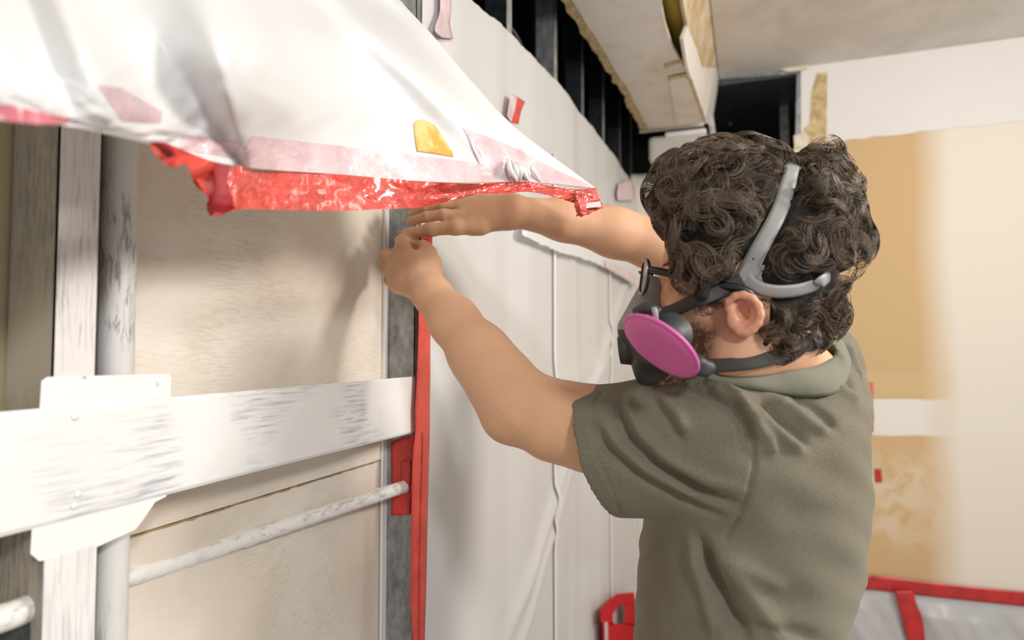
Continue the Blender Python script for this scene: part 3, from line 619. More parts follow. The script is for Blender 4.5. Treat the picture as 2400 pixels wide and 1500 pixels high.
# ================================================================== SDF TOOLKIT
class Grid:
    def __init__(s, lo, hi, h):
        s.lo = np.array(lo, float); s.h = h; s.n = np.ceil((np.array(hi)-s.lo)/h).astype(int)+1
        s.a = np.full(s.n, 1.0, np.float32)
    def blk(s, c0, c1, m):
        i0 = np.maximum(np.floor((np.minimum(c0, c1)-m-s.lo)/s.h).astype(int), 0); i1 = np.minimum(np.ceil((np.maximum(c0, c1)+m-s.lo)/s.h).astype(int)+1, s.n)
        if (i1 <= i0).any(): return None
        sl = tuple(slice(a, b) for a, b in zip(i0, i1))
        ax = [((np.arange(a, b))*s.h+s.lo[k]).astype(np.float32) for k, (a, b) in enumerate(zip(i0, i1))]
        return sl, ax[0][:, None, None], ax[1][None, :, None], ax[2][None, None, :]
    def smin(s, sl, d, k):
        a = s.a[sl]
        if k > 0:
            hh = np.maximum(k-np.abs(a-d), 0)/k; s.a[sl] = np.minimum(a, d)-hh*hh*k*.25
        else: s.a[sl] = np.minimum(a, d)
    def smax(s, sl, d, k):
        a = s.a[sl]
        if k > 0:
            hh = np.maximum(k-np.abs(a-d), 0)/k; s.a[sl] = np.maximum(a, d)+hh*hh*k*.25
        else: s.a[sl] = np.maximum(a, d)
    def _cap(s, a, b, ra, rb, m):
        a = np.array(a, float); b = np.array(b, float); r = max(ra, rb)
        q = s.blk(np.minimum(a, b)-r, np.maximum(a, b)+r, m)
        if q is None: return None
        sl, X, Y, Z = q; ba = b-a; L = max(float(ba@ba), 1e-9)
        t = np.clip(((X-a[0])*ba[0]+(Y-a[1])*ba[1]+(Z-a[2])*ba[2])/L, 0, 1)
        d = np.sqrt((X-a[0]-ba[0]*t)**2+(Y-a[1]-ba[1]*t)**2+(Z-a[2]-ba[2]*t)**2)-(ra+(rb-ra)*t)
        return sl, d.astype(np.float32)
    def cap(s, a, b, ra, rb=None, k=.01):
        rb = ra if rb is None else rb
        q = s._cap(a, b, ra, rb, k+4*s.h)
        if q: s.smin(*q, k)
    def cutcap(s, a, b, ra, rb=None, k=.004):
        rb = ra if rb is None else rb
        q = s._cap(a, b, ra, rb, k+4*s.h)
        if q: s.smax(q[0], -q[1], k)
    def _ell(s, c, M, r, m):
        c = np.array(c, float); M = np.array(M, float); r = np.array(r, float)
        e = np.sqrt(((M*r[:, None])**2).sum(0))
        q = s.blk(c-e, c+e, m)
        if q is None: return None
        sl, X, Y, Z = q; X = X-c[0]; Y = Y-c[1]; Z = Z-c[2]
        k0 = 0; k1 = 0
        for i in range(3):
            u = X*M[i, 0]+Y*M[i, 1]+Z*M[i, 2]; k0 = k0+(u/r[i])**2; k1 = k1+(u/r[i]**2)**2
        k0 = np.sqrt(k0); k1 = np.sqrt(k1)+1e-6
        return sl, (k0*(k0-1)/k1).astype(np.float32)
    def ell(s, c, M, r, k=.01):
        q = s._ell(c, M, r, k+4*s.h)
        if q: s.smin(*q, k)
    def cutell(s, c, M, r, k=.004):
        q = s._ell(c, M, r, k+4*s.h)
        if q: s.smax(q[0], -q[1], k)
    def chain(s, P, R, k=.01):
        for i in range(len(P)-1): s.cap(P[i], P[i+1], R[i], R[i+1], k)
    def sample(s, P):
        P = (np.atleast_2d(P)-s.lo)/s.h; i = np.clip(np.floor(P).astype(int), 0, s.n-2); f = np.clip(P-i, 0, 1); v = 0
        for dx in (0, 1):
            for dy in (0, 1):
                for dz in (0, 1):
                    w_ = (f[:, 0] if dx else 1-f[:, 0])*(f[:, 1] if dy else 1-f[:, 1])*(f[:, 2] if dz else 1-f[:, 2])
                    v = v+w_*s.a[i[:, 0]+dx, i[:, 1]+dy, i[:, 2]+dz]
        return v
    def hit(s, px, py, d0=.45, d1=1.5):
        ds = np.arange(d0, d1, .0012); P = CAM+ray(px, py)[None, :]*ds[:, None]
        inside = ((P > s.lo) & (P < s.lo+(s.n-1)*s.h)).all(1)
        v = s.sample(P); v[~inside] = 1; w_ = np.nonzero(v < 0)[0]
        return (P[w_[0]], ds[w_[0]]) if len(w_) else (None, None)
    def grad(s, P):
        e = s.h*1.5; g = np.stack([s.sample(P+np.eye(3)[k]*e)-s.sample(P-np.eye(3)[k]*e) for k in range(3)], 1)
        return g/(np.linalg.norm(g, axis=1)[:, None]+1e-9)
    def mesh(s):
        A = s.a; A[0] = A[-1] = 1; A[:, 0] = A[:, -1] = 1; A[:, :, 0] = A[:, :, -1] = 1
        ins = A < 0
        n = np.array(A.shape)-1
        cnt = np.zeros(n, np.uint8)
        for dx in (0, 1):
            for dy in (0, 1):
                for dz in (0, 1): cnt += ins[dx:n[0]+dx, dy:n[1]+dy, dz:n[2]+dz]
        act = (cnt > 0) & (cnt < 8)
        I = np.argwhere(act); idx = np.full(n, -1, np.int32); idx[act] = np.arange(len(I))
        acc = np.zeros((len(I), 3)); c = np.zeros(len(I))
        co = [(x, y, z) for x in (0, 1) for y in (0, 1) for z in (0, 1)]
        val = {o: A[I[:, 0]+o[0], I[:, 1]+o[1], I[:, 2]+o[2]] for o in co}
        for a in co:
            for ax in range(3):
                if a[ax] == 0:
                    b = list(a); b[ax] = 1; b = tuple(b); va, vb = val[a], val[b]; m = (va < 0) != (vb < 0)
                    t = np.where(m, va/(va-vb+1e-12), 0); p = np.array(a)[None, :].repeat(len(I), 0).astype(float); p[:, ax] = t
                    acc[m] += p[m]; c[m] += 1
        V = s.lo+(I+acc/c[:, None])*s.h
        Fs = []
        for ax in range(3):
            a1, a2 = (ax+1) % 3, (ax+2) % 3
            s0 = [slice(1, -1)]*3; s1 = [slice(1, -1)]*3
            s0[ax] = slice(0, -1); s1[ax] = slice(1, None)
            i0 = ins[tuple(s0)]; i1 = ins[tuple(s1)]
            for flip, m in ((0, i0 & ~i1), (1, ~i0 & i1)):
                E = np.argwhere(m)
                if not len(E): continue
                for k in range(3):
                    if k != ax: E[:, k] += 1
                def g(d1, d2):
                    q = E.copy(); q[:, a1] -= d1; q[:, a2] -= d2
                    return idx[q[:, 0], q[:, 1], q[:, 2]]
                q = np.stack([g(1, 1), g(0, 1), g(0, 0), g(1, 0)], 1)
                if flip: q = q[:, ::-1]
                Fs.append(q)
        Fq = np.vstack(Fs); Fq = Fq[(Fq >= 0).all(1)]
        return V, Fq
I3 = np.eye(3)
def frame(f, up=(0, 0, 1)):
    f = np.array(f, float); f /= np.linalg.norm(f); l = np.cross(up, f); l /= np.linalg.norm(l); u = np.cross(f, l); return np.array([f, l, u])
CW = lambda x, y, z: RT*x+UP*y+FW*z     # camera-space vector to world

# ================================================================== PERSON
# head frame: forward / near side / up
hf = CW(-math.cos(math.radians(7))*math.cos(math.radians(14)), math.sin(math.radians(7)), math.cos(math.radians(7))*math.sin(math.radians(14))); hf /= np.linalg.norm(hf)
hn = -FW-np.dot(-FW, hf)*hf; hn /= np.linalg.norm(hn)
hu = np.cross(hn, hf); hu /= np.linalg.norm(hu)
if hu[2] < 0: hu = -hu
HM = np.array([hf, hn, hu])
HO = W(1742, 738, .735)-hn*.070
def H(f, s_, u): return HO+hf*f+hn*s_+hu*u

g = Grid((-.66, .60, 1.20), (.34, 1.32, 1.78), .0024)
# ---- head
g.ell(H(-.006, 0, .058), HM, (.098, .075, .086), .01)
g.ell(H(.042, 0, .055), HM, (.054, .060, .058), .02)
g.ell(H(.040, 0, -.015), HM, (.052, .054, .070), .03)
for sd in (1, -1):
    g.cap(H(-.002, .046*sd, -.045), H(.070, .016*sd, -.098), .021, .018, .03)
    g.cap(H(.0, .050*sd, .01), H(-.002, .046*sd, -.045), .020, .021, .03)
    g.ell(H(.056, .040*sd, .000), HM, (.026, .020, .018), .02)
    g.cap(H(.078, .012*sd, .046), H(.068, .045*sd, .044), .012, .010, .014)
    g.cutell(H(.094, .032*sd, .026), HM, (.014, .016, .012), .012)
    g.ell(H(.080, .033*sd, .023), HM, (.0125, .014, .0115), .004)
g.cap(H(.086, 0, .034), H(.112, 0, -.014), .008, .013, .012)
g.cap(H(.098, .010, -.022), H(.098, -.010, -.022), .010, .010, .01)
g.ell(H(.080, 0, -.052), HM, (.018, .028, .018), .015)
g.ell(H(.076, 0, -.100), HM, (.020, .024, .018), .015)
# ---- neck and trapezius
nb = W(1810, 985, .90)
g.cap(H(-.028, 0, -.03), nb, .056, .056, .03)
g.cap(H(-.06, 0, -.02), W(1880, 900, .90), .035, .03, .03)
# ---- near ear
ear = [(1703, 722, .728), (1707, 706, .724), (1722, 694, .719), (1742, 691, .715), (1762, 699, .711), (1777, 716, .709), (1782, 738, .709), (1776, 757, .711), (1763, 770, .715)]
lobe = [(1763, 770, .715), (1748, 778, .719), (1733, 775, .723), (1722, 764, .727)]
g.ell(W(1742, 733, .727), np.array([CW(.9, -.3, -.25)/np.linalg.norm(CW(.9, -.3, -.25)), -FW, UP]), (.017, .006, .020), .004)
g.chain([W(*e) for e in ear], [.0036, .004, .0042, .0044, .0046, .0046, .0046, .0044, .005], .003)
g.chain([W(*e) for e in lobe], [.005, .0055, .0055, .005], .004)
anti = [(1752, 712, .717), (1763, 727, .714), (1764, 745, .716), (1750, 757, .720), (1736, 757, .723)]
g.chain([W(*e) for e in anti], [.0028, .003, .003, .003, .003], .003)
g.cutell(W(1737, 731, .717), I3, (.0082, .012, .0100), .003)
g.cutell(W(1755, 718, .709), I3, (.0045, .007, .0060), .002)
g.cap(W(1716, 738, .727), W(1716, 746, .726), .0045, .004, .004)
# ---- far ear
g.ell(H(-.012, -.078, 0), HM, (.018, .008, .030), .006)
# ---- shoulders / chest under the shirt
NS = W(1700, 1035, .80); FS = W(1862, 905, 1.05)
g.cap(NS, nb, .052, .05, .03); g.cap(FS, nb, .052, .05, .03)
g.cap(nb, W(1790, 1180, .92), .11, .12, .05)
# ---- near arm
g.chain([NS, W(1500, 1018, .845), W(1385, 1004, .873), W(1300, 985, .895), W(1212, 948, .92)], [.060, .054, .0550, .0525, .046], .02)
g.cap(W(1215, 955, .92), W(1192, 978, .925), .046, .034, .03)
g.chain([W(1212, 945, .92), W(1168, 888, .945), W(1124, 830, .970), W(1063, 752, 1.012), W(1012, 690, 1.05)], [.0440, .0450, .0425, .0355, .0290], .025)
g.chain([W(1012, 690, 1.05), W(990, 662, 1.072)], [.029, .027], .018)
# near hand (left): back of the palm, four curled fingers, thumb
hd = .006
pm = frame(W(930, 600, 1.11)-W(1010, 690, 1.06), CW(0, 0, -1))
for a, b_, ra, rb in (((995, 668, 1.075), (945, 585, 1.118), .020, .0155), ((990, 672, 1.078), (925, 612, 1.122), .020, .015), ((985, 676, 1.08), (922, 642, 1.124), .019, .015), ((982, 680, 1.08), (932, 670, 1.124), .017, .014), ((1000, 655, 1.075), (985, 610, 1.10), .022, .018)):
    g.cap(W(*a), W(*b_), ra, rb, .012)
fing = [  # mcp, pip, dip, tip
 ([(942, 578, 1.118), (940, 566, 1.142), (962, 565, 1.152), (984, 576, 1.150)], .0098),
 ([(918, 606, 1.122), (906, 598, 1.150), (925, 594, 1.168), (950, 596, 1.170)], .0102),
 ([(914, 637, 1.124), (904, 628, 1.152), (924, 618, 1.170), (948, 612, 1.172)], .0098),
 ([(926, 668, 1.124), (912, 657, 1.148), (926, 640, 1.164), (946, 630, 1.170)], .0086)]
for P_, r_ in fing: g.chain([W(*p) for p in P_], [r_*1.18, r_*1.06, r_*.95, r_*.85], .005)
g.chain([W(1010, 655, 1.075), W(1013, 618, 1.092), W(1006, 592, 1.105), W(992, 574, 1.118)], [.019, .0145, .0112, .0095], .009)
# ---- far arm
g.chain([FS, W(1720, 720, 1.13), W(1600, 608, 1.20), W(1540, 574, 1.20), W(1440, 545, 1.19), W(1320, 515, 1.175), W(1212, 497, 1.155)], [.060, .055, .046, .0465, .0435, .036, .0275], .02)
# far hand (right): palm, straight fingers, thumb below
for a, b_, ra, rb in (((1205, 498, 1.155), (1085, 506, 1.155), .024, .014), ((1200, 490, 1.16), (1080, 484, 1.17), .024, .015), ((1195, 488, 1.168), (1085, 468, 1.185), .022, .014), ((1185, 510, 1.155), (1110, 528, 1.15), .022, .016)):
    g.cap(W(*a), W(*b_), ra, rb, .014)
for P_, r_ in (([(1085, 508, 1.152), (1040, 503, 1.150), (1000, 508, 1.155), (964, 518, 1.163)], .0100),
               ([(1080, 486, 1.168), (1035, 480, 1.168), (995, 486, 1.172), (968, 500, 1.18)], .0102),
               ([(1085, 468, 1.182), (1045, 460, 1.186), (1010, 466, 1.19), (985, 482, 1.195)], .0098),
               ([(1095, 456, 1.195), (1065, 446, 1.20), (1035, 450, 1.205), (1012, 464, 1.208)], .0085)):
    g.chain([W(*p) for p in P_], [r_*1.15, r_*1.04, r_*.95, r_*.82], .004)
g.chain([W(1125, 530, 1.150), W(1068, 533, 1.140), W(1010, 538, 1.142), W(952, 547, 1.148)], [.0165, .0125, .0112, .0088], .009)
V, Fq = g.mesh()
SKIN, nt, bs = mk('skin', (.56, .32, .20), .5); bs.inputs['Specular IOR Level'].default_value = .35
n1 = nz(nt, 14, (1, 1, 1), 5, .6); n2 = nz(nt, 220, (1, 1, 1), 3, .6); n3 = nz(nt, 55, (1, 1, 1), 2, .5, off=(5, 2, 8))
c = ramp(nt, n1, .3, .7, (.72, .435, .265), (.68, .385, .245)); c = mixc(nt, mul(nt, ramp(nt, n2, .5, .8), .22), c, (.54, .27, .155))
c = mixc(nt, mul(nt, ramp(nt, n3, .785, .80), .8), c, (.16, .07, .04))
at = nt.nodes.new('ShaderNodeAttribute'); at.attribute_name = 'beard'
n4 = nz(nt, 160, (1, 1, 1), 4, .7, off=(1, 2, 3))
bf = mul(nt, at.outputs['Fac'], ramp(nt, n4, .18, .50))
c = mixc(nt, bf, c, (.10, .048, .026))
at2 = nt.nodes.new('ShaderNodeAttribute'); at2.attribute_name = 'ruddy'
c = mixc(nt, mul(nt, at2.outputs['Fac'], .5), c, (.60, .22, .16))
nt.links.new(c, bs.inputs['Base Color']); bump(nt, bs, n2, .12, .001)
bs.inputs['Subsurface Weight'].default_value = .12; bs.inputs['Subsurface Radius'].default_value = (.012, .004, .002); bs.inputs['Subsurface Scale'].default_value = .6
person = objnp('person', V, Fq, SKIN)
tag(person, 'bearded man in an olive T-shirt taping the wall with both arms raised', 'person')
L = (V-HO)@HM.T
# beard: jaw and cheek below a line, in front of the ear
ss = lambda x, a, b_: np.clip((x-a)/(b_-a), 0, 1)
inh = (L[:, 0] < .125)&(np.abs(L[:, 1]) < .085)&(L[:, 2] > -.15)
be = ss(L[:, 0], .018, .036)*ss(-L[:, 2], .004, .024)*ss(L[:, 2], -.135, -.12)*inh
be = np.maximum(be, ss(-L[:, 2], .070, .082)*ss(L[:, 0], -.0, .03)*ss(.13-L[:, 0], 0, .02)*ss(L[:, 2], -.140, -.120)*inh)
a_ = person.data.attributes.new('beard', 'FLOAT', 'POINT'); a_.data.foreach_set('value', be.astype(np.float32))
earc = W(1745, 735, .718); ru = np.exp(-(np.linalg.norm(V-earc, axis=1)/.032)**2)
ru = np.maximum(ru, .6*ss(L[:, 2], .0, .03)*ss(L[:, 0], .05, .08)*(np.abs(L[:, 1]) < .08)*(L[:, 2] < .12))
kn = np.array([W(*p) for p in ((908, 610, 1.14), (905, 640, 1.14), (935, 570, 1.13), (1060, 520, 1.15), (1180, 1000, .92))])
for q_ in kn: ru = np.maximum(ru, .5*np.exp(-(np.linalg.norm(V-q_, axis=1)/.02)**2))
a_ = person.data.attributes.new('ruddy', 'FLOAT', 'POINT'); a_.data.foreach_set('value', ru.astype(np.float32))

def laid(pts, n, grids, off=.003, sm=5):
    # path over the head: pixels dropped on the nearest of the given volumes, smoothed
    Q = catmull([(a, b, 0) for a, b in pts], n); D = np.full(n, np.nan)
    for i in range(n):
        c_ = [gr_.hit(Q[i, 0], Q[i, 1], .45, 1.1)[1] for gr_ in grids]; c_ = [x for x in c_ if x is not None]
        if c_: D[i] = min(c_)
    ok = ~np.isnan(D); D = np.interp(np.arange(n), np.nonzero(ok)[0], D[ok])
    for _ in range(sm): D = np.concatenate([[D[0]], (D[:-2]+D[1:-1]+D[2:])/3, [D[-1]]])
    return np.array([W(Q[i, 0], Q[i, 1], D[i]-off) for i in range(n)])

# ---- shirt
sg = Grid((-.22, .52, .90), (.40, 1.36, 1.66), .003)
fd = CW(-.985, 0, .17); fd[2] = 0; fd /= np.linalg.norm(fd); sdv = np.array([-fd[1], fd[0], 0])  # facing / side
if sdv[1] > 0: sdv = -sdv
lev = [  # py, left px, right px, depth of centre, side half-width
 (1760, 1470, 1895, .93, .185), (1500, 1480, 1925, .925, .185), (1400, 1486, 1957, .92, .185), (1300, 1494, 1986, .92, .19), (1200, 1510, 1998, .92, .195), (1100, 1540, 2002, .92, .195), (1000, 1590, 2000, .925, .19), (930, 1625, 1995, .93, .175), (870, 1680, 1975, .94, .15), (820, 1740, 1950, .95, .11), (790, 1790, 1940, .95, .06)]
zz = []; cx = []; cy = []; rb_ = []; ra_ = []
for py, l, r, d, a in lev:
    c = W((l+r)/2, py, d); zz.append(c[2]); cx.append(c[0]); cy.append(c[1]); ra_.append(a)
    half = (r-l)/2*d/F; rb_.append(math.sqrt(max(half**2-(a*.22)**2, .0004)))
o_ = np.argsort(zz); zz, cx, cy, ra_, rb_ = [np.array(q_)[o_] for q_ in (zz, cx, cy, ra_, rb_)]
q = sg.blk(np.array((-.21, .6, .91)), np.array((.39, 1.35, 1.6)), 0); sl, X, Y, Z = q
Zf = Z.ravel(); I_ = lambda t_: np.interp(Zf, zz, t_)[None, None, :].astype(np.float32)
CX, CY, RA, RB = I_(cx), I_(cy), I_(ra_), I_(rb_)
U = ((X-CX)*fd[0]+(Y-CY)*fd[1])/RB; Vv = ((X-CX)*sdv[0]+(Y-CY)*sdv[1])/RA
rr = (np.abs(U)**2.3+np.abs(Vv)**2.3)**(1/2.3)
d = (rr-1)*np.minimum(RA, RB)*.9
d = np.maximum(d, (.915-Z)); d = np.maximum(d, Z-zz[-1])
sg.smin(sl, d.astype(np.float32), 0)
# near sleeve: wide short tube
SA = W(1700, 1060, .80); SB = W(1405, 1060, .868)
g0 = SA; ax = (SB-SA)/np.linalg.norm(SB-SA)
sg.cap(W(1690, 1040, .815), SB+ax*.05, .094, .0835, .035)
sg.cap(W(1690, 1015, .82), nb, .080, .070, .05)
sg.cap(FS, nb, .088, .085, .04)
FA = W(1750, 745, 1.12); sg.cap(FS, FA, .086, .082, .03)
sg.cap(W(1925, 840, 1.0), W(1950, 960, .98), .055, .055, .03)
# collar mound
nd = (H(-.03, 0, -.02)-nb); nd /= np.linalg.norm(nd)
# cuff cut planes
def halfcut(grid, P, N, region_c, region_r):
    q = grid.blk(np.array(region_c)-region_r, np.array(region_c)+region_r, 0); sl, X, Y, Z = q
    d = (X-P[0])*N[0]+(Y-P[1])*N[1]+(Z-P[2])*N[2]
    rr = np.sqrt((X-region_c[0])**2+(Y-region_c[1])**2+(Z-region_c[2])**2)
    a = grid.a[sl]; grid.a[sl] = np.where(rr < region_r, np.maximum(a, d), a)
cuffN = ax+CW(0, -.26, 0); cuffN /= np.linalg.norm(cuffN)
cuffP = W(1412, 1060, .872)
halfcut(sg, cuffP, cuffN, SB+ax*.06, .145)
# hollow the cuff
sg.cutcap(SB+ax*.052, SB+ax*.11, .0715, .073, .003)
# neck opening
NC = W(1825, 872, .885)
nax = nd
neckM = frame(nd, hf)
sg.cutcap(NC-nd*.045, NC+nd*.2, .068, .100, .006)
# big folds as ridges (+) and grooves (-): photo pixel lines dropped onto the cloth
def fold_pts(line):
    P = []
    for a, b_ in zip(line[:-1], line[1:]):
        for u in np.linspace(0, 1, 14, endpoint=False):
            p, _ = sg.hit(a[0]+(b_[0]-a[0])*u, a[1]+(b_[1]-a[1])*u)
            if p is not None: P.append(p)
    return np.array(P)
folds = [
 ([(1460, 935), (1450, 965), (1480, 1030), (1540, 1090), (1640, 1150), (1740, 1190)], -.0070, .010),
 ([(1475, 925), (1470, 965), (1505, 1030), (1570, 1080), (1660, 1125), (1745, 1150)], .0045, .011),
 ([(1395, 1000), (1430, 1060), (1500, 1115), (1600, 1170), (1700, 1215)], -.0045, .009),
 ([(1400, 970), (1440, 1035), (1510, 1095), (1610, 1150), (1700, 1195)], .0035, .009),
 ([(1545, 925), (1590, 975), (1610, 1020)], .0035, .010),
 ([(1530, 935), (1575, 990), (1600, 1040)], -.0030, .008),
 ([(1590, 900), (1660, 895), (1730, 935), (1765, 990), (1770, 1040)], .0060, .010),
 ([(1585, 918), (1655, 915), (1715, 950), (1748, 1000), (1755, 1060)], -.0070, .009),
 ([(1765, 955), (1800, 990), (1840, 1030), (1890, 1062)], .0050, .009),
 ([(1780, 935), (1825, 985), (1875, 1020), (1900, 1050)], -.0050, .008),
 ([(1800, 925), (1860, 965), (1905, 1000), (1945, 1020)], .0050, .009),
 ([(1850, 920), (1905, 950), (1940, 985), (1958, 1005)], -.0045, .008),
 ([(1775, 1000), (1800, 1030), (1815, 1070)], .0035, .008),
 ([(1900, 890), (1960, 905), (1995, 930), (2010, 950)], .0030, .009),
 ([(1985, 800), (2000, 850), (2012, 905)], .0035, .009),
 ([(1965, 820), (1985, 870), (2000, 915)], -.0045, .008),
 ([(1640, 1262), (1665, 1330), (1700, 1420), (1760, 1520)], -.0090, .012),
 ([(1665, 1262), (1720, 1340), (1780, 1420), (1850, 1520)], .0045, .014),
 ([(1620, 1262), (1640, 1340), (1668, 1430), (1690, 1520)], .0045, .014),
 ([(1700, 1290), (1780, 1350), (1850, 1385)], .0025, .012),
 ([(1760, 1470), (1850, 1480), (1920, 1500)], -.003, .010),
]
seams = [([(1700, 1262), (1728, 1220), (1755, 1150), (1768, 1090), (1768, 1040), (1752, 985), (1722, 940), (1690, 912)], -.0022, .0032),
         ([(1412, 918), (1393, 945), (1385, 1000), (1400, 1065), (1428, 1130), (1460, 1208)], -.0012, .0022),
         ([(1676, 1400), (1684, 1450), (1684, 1520)], -.0015, .0028),
         ([(1672, 905), (1730, 935), (1800, 950), (1880, 945), (1950, 915), (1985, 880)], -.0018, .0026)]
FP = [(fold_pts(l), a, w_) for l, a, w_ in folds+seams]
V, Fq = sg.mesh(); Nn = sg.grad(V)
disp = np.zeros(len(V))
for P, a, w_ in FP:
    if len(P) < 3: continue
    lo_, hi_ = P.min(0)-3*w_, P.max(0)+3*w_
    m_ = ((V > lo_) & (V < hi_)).all(1); ids = np.nonzero(m_)[0]
    D2 = np.full(len(ids), 9.0); pos = np.zeros(len(ids))
    for i in range(len(P)):
        dd = ((V[ids]-P[i])**2).sum(1); b_ = dd < D2; D2[b_] = dd[b_]; pos[b_] = i/(len(P)-1)
    taper = np.clip(np.sin(np.pi*np.clip(pos*.92+.04, 0, 1))*1.6, 0, 1) if w_ > .004 else 1
    disp[ids] += 2.0*a*np.exp(-D2/(w_*.85)**2)*taper
disp += .0016*np.sin(V[:, 2]*60+V[:, 0]*35)*np.sin(V[:, 0]*41+V[:, 1]*23)+.0009*np.sin(V[:, 2]*130+V[:, 1]*90)
V = V+Nn*disp[:, None]
SHIRT, nt, b = mk('olive_cotton', (.165, .152, .105), .9); b.inputs['Specular IOR Level'].default_value = .2
n1 = nz(nt, 500, (1, 1, 1), 3, .7); n2 = nz(nt, 6, (1, 1, 1), 3, .5)
c = mixc(nt, ramp(nt, n1, .3, .7), (.135, .120, .086), (.20, .183, .138)); c = mixc(nt, mul(nt, ramp(nt, n2, .4, .7), .3), c, (.26, .25, .19))
nt.links.new(c, b.inputs['Base Color']); bump(nt, b, n1, .35, .0008)
b.inputs['Sheen Weight'].default_value = .2; b.inputs['Sheen Roughness'].default_value = .5; b.inputs['Sheen Tint'].default_value = (.8, .8, .7, 1)
tee = objnp('t_shirt', V, Fq, SHIRT, person)
COLM, nt, b = mk('ribbed_collar', (.19, .19, .145), .9); bump(nt, b, nz(nt, 260), .4, .001)
i_n = laid(((1672, 874), (1700, 884), (1777, 884), (1845, 872), (1920, 855), (1957, 829), (1950, 800)), 70, [g, sg], .004, 4)
o_n = laid(((1660, 890), (1695, 902), (1777, 914), (1850, 925), (1911, 930), (1965, 917), (1992, 872), (1990, 820)), 70, [g, sg], .003, 4)
inn = catmull(list(i_n[::5])+[W(1925, 790, .98), W(1840, 800, 1.0), W(1750, 830, .97), i_n[0]], 120)
out = catmull(list(o_n[::5])+[W(1965, 780, 1.0), W(1850, 785, 1.03), W(1740, 830, 1.0), o_n[0]], 120)
cc = (inn+out).mean(0)*.5; ctr = (inn.mean(0)+out.mean(0))*.5
rows_c = []
for u in np.linspace(0, 1, 7):
    m_ = mid(inn, out, u); rad = m_-ctr; rad -= nd*(rad@nd)[:, None]; rad /= np.linalg.norm(rad, axis=1)[:, None]+1e-9
    rows_c.append(m_+(rad+nd*.6)*.004*math.sin(math.pi*u))
col_ = grid_rows('collar', rows_c, COLM, tee, thick=.0022)

# ---- trousers and shoes (below the frame)
tg = Grid((-.2, .62, 0.03), (.36, 1.3, 1.02), .007)
hipc = W(1720, 1760, .93); hipc[2] = .90
side = -sdv
for sd in (-1, 1):
    hp = hipc+sdv*.085*sd
    kn_ = np.array((hp[0]+fd[0]*.03, hp[1]+fd[1]*.03, .50)); an = np.array((hp[0]+.01, hp[1], .10))
    tg.cap(hp, kn_, .088, .068, .03); tg.cap(kn_, an, .068, .058, .02)
tg.ell(hipc+np.array((0, 0, .02)), np.array([fd, sdv, (0, 0, 1)]), (.125, .165, .10), .03)
V2, F2 = tg.mesh(); JEAN, nt, b = mk('dark_work_trousers', (.06, .065, .08), .85); bump(nt, b, nz(nt, 300), .3, .001)
objnp('trousers', V2, F2, JEAN, person)
BOOT, nt, b = mk('brown_boot', (.12, .07, .04), .6)
for sd in (-1, 1):
    bg = Grid((-.4, .6, 0), (.4, 1.4, .2), .006); hp = hipc+sdv*.085*sd
    bg.cap(np.array((hp[0], hp[1], .12)), np.array((hp[0], hp[1], .05)), .05, .045, .02)
    bg.cap(np.array((hp[0], hp[1], .042)), np.array((hp[0]+fd[0]*.17, hp[1]+fd[1]*.17, .035)), .042, .033, .03)
    q = bg.blk(np.array((-.4, .6, 0)), np.array((.4, 1.4, .2)), 0); bg.smax(q[0], (.004-q[3])+0*q[1]+0*q[2], 0)
    v_, f_ = bg.mesh(); objnp('boot', v_, f_, BOOT, person)

# ---- hair volume
hg = Grid(np.minimum(H(.15, .13, .3), H(-.2, -.13, -.12))-.12, np.maximum(H(.15, .13, .3), H(-.2, -.13, -.12))+.10, .0032)
hg.ell(H(-.012, 0, .072), HM, (.100, .086, .094), .0)
blobs = [(1580, 478, .79, 38), (1566, 452, .80, 42), (1590, 415, .81, 46), (1640, 395, .81, 48), (1690, 385, .81, 50), (1745, 380, .82, 48), (1795, 395, .82, 46), (1600, 470, .765, 50), (1660, 440, .755, 52), (1730, 430, .755, 52), (1790, 450, .755, 48),
         (1915, 405, .83, 44), (1932, 372, .84, 26), (1938, 352, .84, 14), (1960, 440, .83, 42), (1900, 455, .765, 46), (1955, 500, .79, 50), (1985, 560, .80, 42), (2005, 575, .80, 24), (1965, 600, .79, 46), (1910, 530, .745, 52), (1920, 620, .765, 46), (1622, 545, .742, 40), (1650, 510, .735, 48), (1710, 500, .735, 50), (1632, 600, .735, 40), (1680, 570, .727, 48),
         (1740, 570, .727, 46), (1850, 580, .735, 46), (1625, 645, .735, 30), (1655, 640, .725, 40), (1645, 690, .722, 26), (1700, 630, .722, 36), (1820, 640, .74, 44), (1880, 660, .765, 44), (1930, 680, .79, 36), (1830, 700, .75, 40), (1820, 750, .765, 36), (1840, 790, .785, 36), (1890, 740, .79, 40), (1930, 730, .82, 34), (1880, 780, .81, 34), (1800, 700, .745, 28), (1790, 790, .775, 20), (1785, 820, .79, 16),
         (1840, 420, .80, 34), (1850, 480, .76, 34),
 (1830, 735, .735, 42), (1880, 745, .755, 44), (1930, 735, .79, 40), (1845, 785, .75, 34), (1890, 780, .765, 34), (1925, 765, .80, 28), (1808, 770, .735, 32), (1785, 805, .738, 24), (1820, 812, .748, 22), (1860, 700, .74, 40)]
HB = []
for px, py, d_, r in blobs:
    c = W(px, py, d_); rr_ = pxr(r, d_); hg.ell(c, I3, (rr_, rr_, rr_), .008); HB.append((c, rr_))
    s_ = np.dot(c-HO, hn)
    if s_ > .03:                       # mirrored volume on the far side
        c2 = c-hn*2*s_; hg.ell(c2, I3, (rr_, rr_, rr_), .008)
